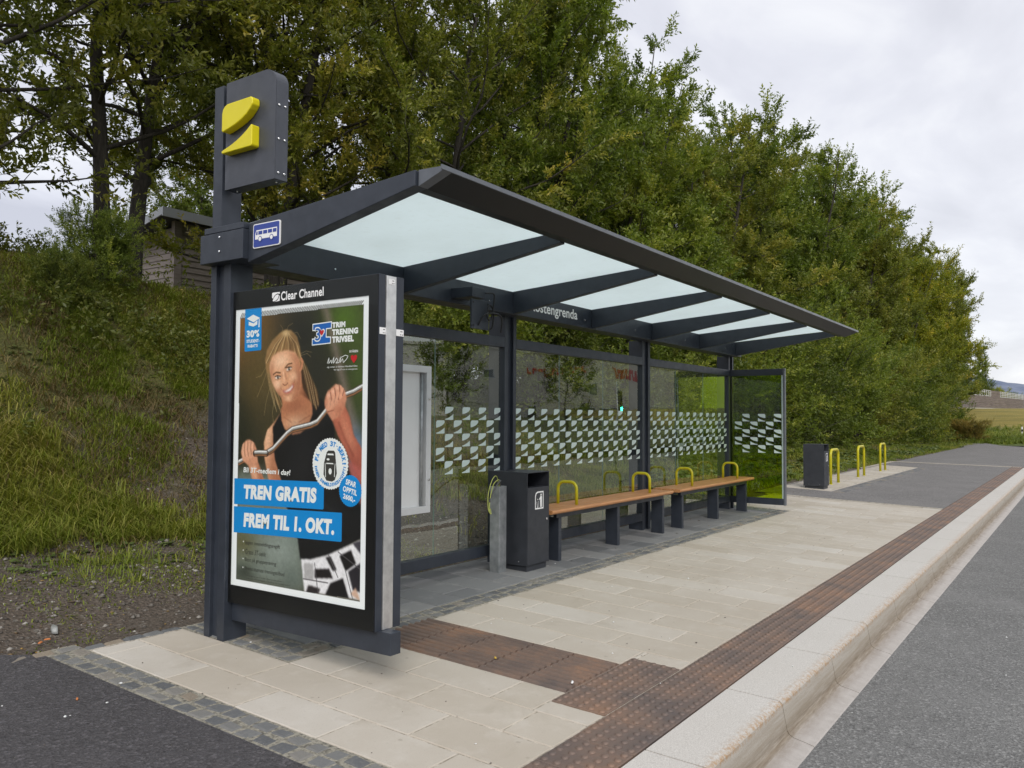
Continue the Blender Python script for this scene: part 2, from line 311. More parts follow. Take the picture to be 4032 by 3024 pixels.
# ------------------------------------------------------------------ terrain
def G(y): return -.1845+.0408*y            # the pavement falls 4 % towards the kerb
def vnoise(x, y, seed=0):
    x = np.asarray(x, float); y = np.asarray(y, float)
    def h(i, j):
        n = np.sin(i*127.1+j*311.7+seed*74.7)*43758.5453; return n-np.floor(n)
    xi, yi = np.floor(x), np.floor(y); fx, fy = x-xi, y-yi; fx = fx*fx*(3-2*fx); fy = fy*fy*(3-2*fy)
    return (h(xi, yi)*(1-fx)+h(xi+1, yi)*fx)*(1-fy)+(h(xi, yi+1)*(1-fx)+h(xi+1, yi+1)*fx)*fy
def hbank(x, y):
    x = np.asarray(x, float); y = np.asarray(y, float)
    z = np.interp(y, [5.25, 5.6, 7.4, 9, 11.2, 13, 17, 40], [0, .06, .42, 1.65, 3.35, 3.62, 3.75, 3.8])*np.interp(x, [4, 8, 12], [1.02, .95, .93])
    z2 = np.interp(y, [5.25, 7.2, 9, 12, 16, 40], [0, .35, 1.0, 1.9, 2.6, 3.2])
    k = np.clip((x-9)/7, 0, 1); k = k*k*(3-2*k)
    fac = np.interp(x, [0, 26, 40, 52, 57], [1, 1, .6, .18, 0])
    z = (z*(1-k)+z2*k)*fac
    amp = np.clip((y-5.4)/1.5, 0, 1)*np.clip((58-x)/4, 0, 1)
    return z+amp*((vnoise(x*.9, y*.9, 1)-.5)*.28+(vnoise(x*2.7, y*2.7, 2)-.5)*.12)+.0
def hfield(x, y):
    return np.interp(np.asarray(x, float), [55, 59, 70, 80, 124, 300], [-.02, .02, 1.1, 2.45, 2.85, 3.2])+np.asarray(y)*0
def grid(name, xs, ys, hf, mat, attr=None):
    X, Y = np.meshgrid(xs, ys); Z = hf(X, Y); n, k = len(xs), len(ys)
    i = np.arange(n-1)[None, :]+n*np.arange(k-1)[:, None]; i = i.ravel()
    o = np_mesh(name, np.stack([X, Y, Z], -1).reshape(-1, 3), np.stack([i, i+1, i+n+1, i+n], -1), mat, attr and {'grass': ('FLOAT', attr(X, Y).ravel())}, True)
    return tag(o, kind='structure')
def grassy(X, Y):
    a = np.clip((Y-6.9-(vnoise(X*.8, Y*.8, 5)-.5)*1.6)/.6, 0, 1)*np.clip((11.5-Y)/1.5+.6, .35, 1)
    lawn = np.clip((X-6.2)/4, 0, 1)*np.clip((Y-5.3)/.3, 0, 1)
    g = np.maximum(a*(X < 14), lawn)
    g *= np.clip(vnoise(X*.45+3, Y*.6, 8)*1.9-.05, .1, 1)
    return np.clip(g, 0, 1)
grid('bank', np.concatenate([np.arange(-14, 18, .16), np.arange(18, 64.1, .5)]), np.concatenate([np.arange(4.75, 13, .14), np.arange(13, 41, 1.0)]), hbank, M['soil'], grassy)
g = MB(); g.poly([(-900, -900, -.75), (4500, -900, -.75), (4500, 4500, -.75), (-900, 4500, -.75)]); tag(g.build('ground', M['ground']), kind='structure')
grid('field', np.arange(55, 300, 1.2), np.arange(-60, 60, 2.4), lambda x, y: hfield(x, y)+(vnoise(x*.3, y*.2, 4)-.5)*.22*np.clip((x-57)/4, 0, 1), M['field'])
g = MB(); g.poly([(-80, -8.5, -.332), (56, -8.5, -.332), (56, 1.2, -.332), (-80, 1.2, -.332)]); tag(g.build('road', M['asphalt_road']), kind='structure')
grid('verge', np.arange(-60, 141, 3.), np.arange(-60, -8.4, 2.), lambda x, y: np.interp(-y, [8.4, 9, 12, 30, 60], [-.5, -.2, .1, 1.4, 1.8]), M['ground'])
# hill on the skyline
hx = np.linspace(-1, 1, 60); X, Y = np.meshgrid(np.linspace(-900, 900, 90), np.linspace(-700, 700, 40))
Z = 172*np.exp(-((Y-150)/430)**2)*np.exp(-(X/600)**2)+(vnoise(X*.01, Y*.01, 3)-.5)*14-8
th = math.atan2(.085, 1.15); cx, cy = 3300*math.cos(th), 3300*math.sin(th)
i = (np.arange(89)[None, :]+90*np.arange(39)[:, None]).ravel()
tag(np_mesh('hill', np.stack([X+cx, Y+cy, Z], -1).reshape(-1, 3), np.stack([i, i+1, i+91, i+90], -1), M['hill'], None, True), kind='structure')
# ------------------------------------------------------------------ pavement
def slab(mb, x0, x1, y0, y1, zf=G, ch=.004, th=.05, dz=0, jit=0):
    j = lambda: rnd.uniform(-jit, jit)
    o4 = [(x0+j(), y0+j()), (x1+j(), y0+j()), (x1+j(), y1+j()), (x0+j(), y1+j())]; cxm, cym = (x0+x1)/2, (y0+y1)/2
    t = [rnd.uniform(-1, 1)*dz for _ in range(4)]
    bot = [(x, y, zf(y)-th) for x, y in o4]; ring = [(x, y, zf(y)-ch+t[k]) for k, (x, y) in enumerate(o4)]
    top = [(x+math.copysign(ch, cxm-x), y+math.copysign(ch, cym-y), zf(y)+t[k]) for k, (x, y) in enumerate(o4)]
    fs = [(8, 9, 10, 11)]+[(a*4+k, a*4+(k+1) % 4, a*4+4+(k+1) % 4, a*4+4+k) for a in (0, 1) for k in range(4)]
    mb.add(bot+ring+top, fs)
def clip_rows(mb, xs0, xs1, ylo, yhi, pitch, off, gap=.011, **k):
    y = ylo-pitch*2+((off-ylo) % pitch)
    while y < yhi:
        a, b = max(y, ylo), min(y+pitch, yhi)
        if b-a > .03: slab(mb, xs0+gap/2, xs1-gap/2, a+gap/2, b-gap/2, dz=.0012, **k)
        y += pitch
pv = MB(); XP = .318; K0 = 2.612
rows = [(2.612, 2.905, 0), (2.905, 3.222, 1), (3.222, 3.542, 2), (3.542, 3.862, 3)]
x = 4.505; k = 4
while x < 15.5: rows.append((x, min(x+.3185, 15.52), k)); x += .3185; k += 1
for x0, x1, k in rows:
    off = (2.29 if k % 2 == 0 else 2.59)
    lo = 2.002
    if 3.7 < x1 < 4.66 and x0 > 3.6 or k == 4: lo = 2.322
    if k == 3:
        clip_rows(pv, x0, 3.708, 2.002, 2.322, .592, off); clip_rows(pv, x0, x1, 2.322, 3.795, .592, off); continue
    if k == 4:
        clip_rows(pv, 4.655, x1, 2.002, 2.322, .592, off); clip_rows(pv, x0, x1, 2.322, 3.795, .592, off); continue
    hi = 4.80 if x1 < 3.23 else 3.795
    if x0 > 13.04: hi = 4.82
    clip_rows(pv, x0, x1, 2.002, hi, .592, off)
tag(pv.build('pavement', M['slab']), kind='structure')
# bedding under slabs: joints show it
g = MB()
for (a, b, c, d) in ((2.6, 15.53, 1.7, 4.83), (16.9, 26.95, 3.86, 5.22)): g.add([(a, c, G(c)-.005), (b, c, G(c)-.005), (b, d, G(d)-.005), (a, d, G(d)-.005)], [(0, 1, 2, 3)])
tag(g.build('joint_sand', M['sand']), kind='structure')
g = MB(); x = 3.52; k = 0
while x < 12.86:
    clip_rows(g, x, min(x+.318, 12.86), 3.99, 4.86, .6, 4.2 if k % 2 else 4.5, zf=lambda y: G(y)+.002); x += .318; k += 1
tag(g.build('shelter_floor', M['gslab']), kind='structure')
def setts(mb, x0, x1, y0, y1, nx, ny, jit=.008):
    dx, dy = (x1-x0)/nx, (y1-y0)/ny
    for a in range(nx):
        for b in range(ny):
            sh = (rnd.random()-.5)*.3
            slab(mb, x0+dx*a+.006, x0+dx*(a+1)-.006, y0+dy*b+.006, y0+dy*(b+1)-.006, ch=.013, dz=.005, jit=jit, zf=lambda y: G(y)+.001)
g = MB()
setts(g, 3.23, 13.05, 3.80, 3.985, 82, 2); setts(g, 3.235, 3.51, 3.99, 4.85, 3, 7); setts(g, 12.865, 13.05, 3.99, 4.8, 2, 7)
setts(g, 2.405, 2.605, 1.68, 4.86, 2, 27); setts(g, 2.61, 3.23, 4.81, 4.90, 5, 1); setts(g, 16.85, 27.0, 3.86, 4.10, 70, 2); setts(g, 2.2, 2.61, 4.87, 4.97, 3, 1)
tag(g.build('cobble_edging', M['sett']), kind='structure')
g = MB()
for (a, b, c, d) in ((3.225, 13.055, 3.797, 4.86), (2.40, 2.61, 1.675, 4.98), (16.85, 27.0, 3.855, 4.11)):
    z = .012; g.add([(a, c, G(c)-z+.0085), (b, c, G(c)-z+.0085), (b, d, G(d)-z+.0085), (a, d, G(d)-z+.0085)], [(0, 1, 2, 3)])
tag(g.build('cobble_bedding', M['sjoint']), kind='structure')
# bike-stand pad
g = MB(); x = 16.95; k = 0
while x < 26.9: clip_rows(g, x, x+.32, 4.12, 5.14, .6, 4.2 if k % 2 else 4.5); x += .32; k += 1
tag(g.build('bike_stand_paving', M['slab']), kind='structure')
# asphalt: left-hand footway and the path beyond
g = MB(); g.poly([(-30, 1.68, G(1.68)-.002), (2.4, 1.68, G(1.68)-.002), (2.4, 4.9, G(4.9)-.002), (2.25, 5.08, G(5.08)), (1.2, 5.25, G(5.25)), (-30, 5.3, G(5.3))]); tag(g.build('footway', M['asphalt_dark']), kind='structure')
g = MB(); g.add([(15.53, 2.0, G(2)-.002), (62, 2.0, G(2)-.002), (62, 5.3, G(5.3)), (49, 5.2, G(5.2)), (15.53, 5.18, G(5.18)-.002)], [(0, 1, 2, 3, 4)])
g.poly([(49, 5.2, .03), (62, 5.3, .03), (74, 12, .03), (64, 12, .03), (53, 7.2, .03)]); g.poly([(31.5, 1.0, -.12), (58, -6, -.12), (62, 2.0, G(2)-.002), (31.5, 2.0, G(2)-.002)]); tag(g.build('path', M['asphalt_path']), kind='structure')
g = MB(); g.add([(15.5, 2.0, G(2)+.003), (15.66, 2.0, G(2)+.003), (15.4, 4.9, G(4.9)+.003), (15.26, 4.9, G(4.9)+.003)], [(0, 1, 2, 3)]); g.add([(31.2, 1.7, G(1.7)+.004), (31.7, 1.7, G(1.7)+.004), (29.7, 5.4, G(5.4)+.004), (29.3, 5.4, G(5.4)+.004)], [(0, 1, 2, 3)])
g.add([(24.8, 5.15, G(5.15)+.006), (29.6, 5.15, G(5.15)+.006), (29.6, 5.3, G(5.3)+.006), (24.8, 5.3, G(5.3)+.006)], [(0, 1, 2, 3)])
tag(g.build('path_edging', M['sand']), kind='structure')
# kerb stones
prof = [(1.666, -.45), (1.666, G(1.666)), (1.392, G(1.392)), (1.376, G(1.38)-.003), (1.363, G(1.36)-.014), (1.338, -.278), (1.328, -.294), (1.306, -.306), (1.25, -.317), (1.205, -.327), (1.196, -.333), (1.196, -.45)]
g = MB(); x = 4.52-1.045*40
while x < 31.6: g.prism(prof, x+.006, x+1.039, 'x'); x += 1.045
g.m = 1; g.prism([(y+(.006 if z < -.1 and y < 1.6 else 0), z-.006) for y, z in prof], x-70*1.0, 31.5, 'x')
tag(g.build('kerb', [M['kerb'], M['sjoint']]), kind='structure')
# tactile paving: cast-iron blister strip, blister field and ribbed guide tiles
g = MB(); domes = []
def plate(x0, x1, y0, y1, nx, ny):
    slab(g, x0+.003, x1-.003, y0+.003, y1-.003, zf=lambda y: G(y)+.002, ch=.003)
    for a in range(nx):
        for b in range(ny): domes.append((x0+(x1-x0)*(a+.5)/nx, y0+(y1-y0)*(b+.5)/ny))
x = 3.70-.318*18
while x < 31.2: plate(x, x+.318, 1.675, 1.998, 5, 5); x += .318
for k in range(3): plate(3.712+k*.3135, 3.712+(k+1)*.3135, 2.002, 2.319, 5, 5)
for (cx_, cy_) in domes:
    vs = []; seg = 10
    for r_, h_ in ((.0190, 0), (.0160, .006), (.0105, .0085)):
        vs += [(cx_+r_*math.cos(6.2832*q/seg), cy_+r_*math.sin(6.2832*q/seg), G(cy_)+.002+h_) for q in range(seg)]
    fs = [(a*seg+q, a*seg+(q+1) % seg, (a+1)*seg+(q+1) % seg, (a+1)*seg+q) for a in (0, 1) for q in range(seg)]+[tuple(range(2*seg, 3*seg))]
    g.add(vs, fs, True)
for a in range(2):
    for b in range(5):
        x0, x1 = 3.868+a*.3185, 3.868+(a+1)*.3185-.001; y0 = 2.323+b*.298; y1 = y0+.298
        slab(g, x0+.002, x1-.002, y0+.002, y1-.002, zf=lambda y: G(y)-.003, ch=.002)
        for q in range(5):
            xa = x0+.010+q*.0625; pr_ = [(xa, -.0035), (xa+.006, .006), (xa+.014, .009), (xa+.026, .009), (xa+.034, .006), (xa+.040, -.0035)]
            va = [(px, y0+.007, G(y0)+pz_) for px, pz_ in pr_]; vb = [(px, y1-.007, G(y1)+pz_) for px, pz_ in pr_]
            g.add(va+vb, [(k_, k_+1, k_+7, k_+6) for k_ in range(5)]+[(5, 4, 3, 2, 1, 0), (6, 7, 8, 9, 10, 11)])
tag(g.build('tactile_paving', M['iron']), kind='structure')
# ------------------------------------------------------------------ bus shelter
sh = empty('bus_shelter', (7.9, 4.55, 0)); tag(sh, 'long anthracite steel bus shelter with opal roof panes and glass back wall', 'bus shelter')
def wm(o): return (wm(o.parent) @ o.matrix_parent_inverse if o.parent else Matrix()) @ Matrix.LocRotScale(o.location, o.rotation_euler, o.scale)
def part(mb, name, mat, parent, bevel=0.0, seg=2):
    o = mb.build(name, mat, parent, bevel, seg)
    o.matrix_parent_inverse = wm(parent).inverted(); return o
S_ = M['steel']
def post(x0, x1, y0, y1, z1):
    g = MB(); wd = (x1-x0)*.26
    g.box(x0, x0+wd, y0, y1, -.04, z1); g.box(x1-wd, x1, y0, y1, -.04, z1); g.box(x0+wd, x1-wd, y0+.03, y1-.03, -.04, z1-.001); return g
for (x0, x1) in ((6.40, 6.595), (9.375, 9.60), (12.41, 12.62)): part(post(x0, x1, 4.53, 4.72, 2.36), 'post', S_, sh, .003)
g = MB(); g.box(3.225, 3.40, 4.545, 4.60, -.04, 2.36); g.box(3.225, 3.395, 4.40, 4.465, -.04, 2.36); g.box(3.25, 3.375, 4.46, 4.55, -.04, 2.36); part(g, 'post', S_, sh, .003)
g = MB(); g.box(3.16, 3.45, 4.20, 4.625, 2.345, 2.53); g.box(3.17, 3.45, 4.21, 4.60, 2.535, 2.575)
cl = part(g, 'post_collar', S_, sh, .004)
for z in (2.41, 2.50): g = MB(); g.cyl((3.15, 4.42, z), (3.162, 4.42, z), .006, 10); part(g, 'screw', M['chrome'], cl)
g = MB(); g.box(3.456, 12.62, 4.40, 4.60, 2.357, 2.568); part(g, 'rear_beam', S_, sh, .004)
raf = [(4.4, 2.36), (2.95, 2.592), (2.95, 2.605), (4.4, 2.605)]
for x in (4.85, 6.37, 7.88, 9.40, 10.93, 12.40):
    g = MB(); g.prism([(4.398, 2.36), (2.950, 2.59), (2.950, 2.669), (4.398, 2.568)], x-.03, x+.03, 'x'); part(g, 'rafter', S_, sh, .003)
g = MB(); g.prism([(4.198, 2.325), (2.845, 2.588), (2.845, 2.672), (4.198, 2.567)], 3.20, 3.29, 'x'); eb = part(g, 'end_beam', S_, sh, .004)
g = MB(); g.box(3.462, 3.5, 4.2, 4.399, 2.36, 2.56); 
g = MB(); g.prism([(2.668, 2.668), (2.668, 2.650), (2.842, 2.588), (2.948, 2.600), (2.948, 2.668)], 3.292, 12.58, 'x'); gu = part(g, 'gutter', M['gutter'], sh, .002)
g = MB(); g.prism([(2.664, 2.671), (2.664, 2.647), (2.672, 2.647), (2.672, 2.671)], 3.20, 12.585, 'x'); g.prism([(2.668, 2.668), (2.668, 2.650), (2.838, 2.588), (2.838, 2.674)], 3.22, 3.291, 'x'); part(g, 'gutter_lip', M['lip'], gu)
xs = [3.30, 4.82, 6.34, 7.85, 9.37, 10.90, 12.37]
for a, b in zip(xs, xs[1:]):
    g = MB(); a2 = a+.062 if a > 3.4 else a-.005
    g.prism([(4.46, 2.5705), (2.90, 2.6795), (2.90, 2.6875), (4.46, 2.5785)], a2-.03, b+.028, 'x'); part(g, 'roof_pane', M['opal'], sh)
for x in (4.1, 5.97, 7.70, 8.9, 10.4, 11.9): g = MB(); g.cyl((x, 4.392, 2.44), (x, 4.401, 2.44), .007, 8); part(g, 'screw', M['chrome'], sh)
# rails, panes and printed band
bays = [(3.40, 6.40), (6.595, 9.375), (9.60, 12.41)]
CELL = [[(0, .46), (0, .82), (.03, .91), (.09, .97), (.18, 1), (.93, 1), (.98, .98), (1, .93), (1, .84), (.93, .76), (.80, .665), (.64, .59), (.45, .53), (.25, .485), (.05, .45)],
        [(.03, .0), (.97, 0), (1, .03), (1, .42), (.97, .44), (.85, .36), (.68, .27), (.5, .195), (.3, .13), (.05, .07), (0, .045)]]
def frit(x0, x1, u0, fn, mb):
    """checkerboard of two-piece marks, five rows"""
    for r_ in range(5):
        k = 0
        while True:
            u = u0+(.12 if r_ % 2 == 0 else 0)+.2415*k; k += 1
            if u > x1: break
            if u+.12 < x0+.005: continue
            z = 1.363-.1183*r_
            for pc in CELL:
                pts = [(min(max(u+.004+p*.113, x0), x1), z+q*.114) for p, q in pc]
                w_ = max(p[0] for p in pts)-min(p[0] for p in pts)
                if w_ < .008: continue
                pp = []
                for p in pts:
                    if not pp or (abs(p[0]-pp[-1][0])+abs(p[1]-pp[-1][1]) > 1e-5): pp.append(p)
                mb.add([fn(*p) for p in pp], [tuple(range(len(pp)))[::-1]])
joints = [[3.42, 4.42, 5.42, 6.38], [6.60, 7.455, 8.415, 9.37], [9.61, 10.47, 11.45, 12.41]]
for (a, b), js in zip(bays, joints):
    g = MB(); g.box(a, b, 4.53, 4.60, 2.055, 2.150); part(g, 'top_rail', S_, sh, .003)
    g = MB(); g.box(a, b, 4.53, 4.60, .118, .213); part(g, 'bottom_rail', S_, sh, .003)
    for p, q in zip(js, js[1:]):
        g = MB(); g.box(p+.003, q-.003, 4.565, 4.575, .21, 2.06); gp = part(g, 'glass_pane', M['glass'], sh)
        if q > 5.43:
            fb = MB(); frit(p+.004, q-.004, 5.431 if js[0] < 6 else 6.4895 if js[0] < 9 else 9.498, lambda u, z: (u, 4.562, z), fb)
            part(fb, 'printed_band', M['frit'], gp)
        e_ = MB(); e_.box(p-.002, p+.002, 4.564, 4.576, .215, 2.054); part(e_, 'pane_edge', M['gedge'], gp)
# end panel of green glass
g = MB(); g.box(12.45, 12.50, 3.712, 4.528, 2.052, 2.148); part(g, 'top_rail', S_, sh, .003)
g = MB(); g.box(12.45, 12.50, 3.712, 4.528, .108, .203); ep = part(g, 'bottom_rail', S_, sh, .003)
g = MB(); g.box(12.445, 12.505, 3.682, 3.710, .105, 2.150); part(g, 'end_profile', M['lip'], sh, .002)
g = MB(); g.box(12.470, 12.480, 3.737, 4.528, .2, 2.056); gp = part(g, 'green_pane', M['green_glass'], sh)
g = MB(); g.box(12.466, 12.484, 3.712, 3.736, .204, 2.051); part(g, 'clear_edge_strip', M['frit'], gp)
gm = MB()
for r_ in range(5):
    for k in range(-1, 5):
        y_ = 4.456-(.12 if r_ % 2 == 0 else 0)-.2415*k; z = 1.355-.1183*r_
        for pc in CELL:
            pts = [(y_-(1-p)*.113, z+q*.114) for p, q in pc]
            if min(p[0] for p in pts) < 3.730 or max(p[0] for p in pts) > 4.53: continue
            gm.add([(12.464, p[0], p[1]) for p in pts], [tuple(range(len(pts)))])
part(gm, 'printed_band', M['frit'], gp)
# name on the rear beam, route sign on the end beam
g = MB(); put_text(g, 'Rostengrenda', lambda u, v: (u, 4.396, v), 6.63, 7.535, 2.392, 2.527, .018); part(g, 'stop_name', M['white'], sh)
g = MB(); P = lambda y, z, d=0: (3.194-d, y, z)
def rrect(y0, y1, z0, z1, r_):
    pts = []
    for (cy, cz, a0) in ((y1-r_, z1-r_, 0), (y0+r_, z1-r_, 90), (y0+r_, z0+r_, 180), (y1-r_, z0+r_, 270)):
        pts += [(cy+r_*math.cos(R(a0+t)), cz+r_*math.sin(R(a0+t))) for t in (0, 22, 45, 67, 90)]
    return pts
g.m = 0; g.prism(rrect(3.893, 4.139, 2.40, 2.548, .012), 3.190, 3.1985, 'x')
g.m = 1; g.prism(rrect(3.899, 4.133, 2.406, 2.542, .010), 3.1885, 3.1905, 'x')
W_ = lambda u, v, d=.0: (3.187-d, 4.133-u*.234, 2.542-v*.136)      # sign face, u right 0..1, v down 0..1
def sp(mb, pts, d=.0): mb.add([W_(p, q, d) for p, q in pts], [tuple(range(len(pts)))])
g.m = 2; sp(g, [(.07, .66), (.07, .44), (.115, .25), (.93, .25), (.93, .66)])
g.m = 1
for a, b in ((.10, .17), (.20, .36), (.39, .55), (.58, .74), (.77, .91)): sp(g, [(a+(.025 if a < .15 else 0), .30), (b, .30), (b, .46), (a, .46)], .0008)
circ = lambda cu, cv, r_: [(cu+r_*math.cos(R(t)), cv+r_*1.72*math.sin(R(t))) for t in range(0, 360, 20)]
for c in (.27, .72):
    g.m = 1; sp(g, circ(c, .66, .075), .0009); g.m = 2; sp(g, circ(c, .66, .055), .0014)
part(g, 'route_sign', [M['white'], M['blue'], M['white']], sh)
# ------------------------------------------------------------------ stop sign on its mast
ss = empty('stop_sign', (3.3, 4.58, 2.53)); tag(ss, 'tall grey mast with a rounded grey sign box bearing two yellow shapes', 'stop sign')
g = MB(); g.box(3.25, 3.40, 4.54, 4.633, 2.53, 3.522); part(g, 'mast', S_, ss, .003)
for z in (2.95, 3.35): g = MB(); g.box(3.275, 3.32, 4.50, 4.545, z-.03, z+.03); part(g, 'bracket', S_, ss)
g = MB(); r_ = .10; pts = [(4.506, 2.828), (4.506, 3.524), (4.022+r_, 3.524)]+[(4.022+r_-r_*math.sin(R(t)), 3.524-r_+r_*math.cos(R(t))) for t in range(10, 91, 10)]+[(4.022, 2.828)]
g.prism(pts, 3.252, 3.345, 'x'); sb = part(g, 'sign_box', powder('sign_box_coat', (.050, .055, .068), .42, .15), ss, .003)
g = MB(); g.prism([(4.03+(p[0]-4.022)*.975 if 0 else p[0], p[1]) for p in pts], 3.246, 3.2505, 'x'); part(g, 'front_plate', bpy.data.materials['sign_box_coat'], sb, .0015)
fn = lambda p: (4.472-p[0]*.302, 3.042+p[1]*.312)
for pc, nm in ((CELL[0], 'emblem'), (CELL[1], 'emblem')):
    g = MB(); q_ = [fn(p) for p in pc]; g.prism(q_, 3.188, 3.247, 'x'); part(g, nm, M['emblem'], sb, .007, 3)
for z in (2.87, 3.08, 3.29):
    for x in (3.272, 3.318): g = MB(); g.tube([(x, 4.024, z), (x, 4.016, z), (x, 4.013, z)], [.0085, .008, .003], 10); part(g, 'rivet', M['chrome'], sb)
for y in (4.07, 4.45): g = MB(); g.tube([(3.30, y, 2.83), (3.30, y, 2.821)], .007, 8); part(g, 'rivet', M['chrome'], sb)
# ------------------------------------------------------------------ advertising case
ac = empty('advertising_case', (3.35, 3.8, .12)); tag(ac, 'black-bordered case holding a large training poster of a woman lifting a bar', 'poster case')
g = MB(); g.box(3.311, 3.388, 3.140, 4.455, .232, 2.162); part(g, 'core', M['alu'], ac, .002)
g = MB(); 
Y0, Y1, Z0, Z1 = 3.146, 4.461, .2274, 2.1662; PY0, PY1, PZ0, PZ1 = 3.2224, 4.3734, .3398, 2.0498
for (a, b, c, d) in ((Y0, Y1, PZ1, Z1), (Y0, Y1, Z0, PZ0), (Y0, PY0, PZ0, PZ1), (PY1, Y1, PZ0, PZ1)): g.box(3.252, 3.258, a+.004, b-.004, c+.004*(c == Z0), d-.004*(d == Z1))
fd = part(g, 'glass_border', M['black'], ac)
for x0, x1 in ((3.259, 3.309), (3.390, 3.456)): g = MB(); g.box(x0, x1, Y0, Y1, Z0, Z1); part(g, 'door_frame', S_, ac, .003)
g = MB(); g.box(3.2565, 3.2588, PY0-.01, PY1+.01, PZ0-.01, PZ1+.01); part(g, 'backing', M['white'], ac)
g = MB(); g.box(3.2505, 3.2515, Y0+.004, Y1-.004, Z0+.004, Z1-.004); part(g, 'front_glass', M['poster_glass'], ac)
g = MB(); g.box(3.282, 3.362, 3.055, 4.40, .112, .231); part(g, 'carrier_beam', S_, ac, .003)
def stk(x0, x1, z0, z1, y=3.1445):
    g = MB(); g.m = 0; g.box(x0, x1, y-.0015, y, z0, z1); g.m = 1
    for a, b, h in ((.55, .85, .30), (.5, .65, .78), (.75, .9, .78)): g.box(x0+(x1-x0)*a, x0+(x1-x0)*b, y-.0022, y-.0014, z1-(z1-z0)*h-.002, z1-(z1-z0)*h+.002)
    part(g, 'sticker', [M['white'], M['pink']], ac)
stk(3.262, 3.310, 1.835, 1.872); stk(3.393, 3.454, 1.835, 1.872); stk(3.325, 3.372, 2.115, 2.145, 3.1390)
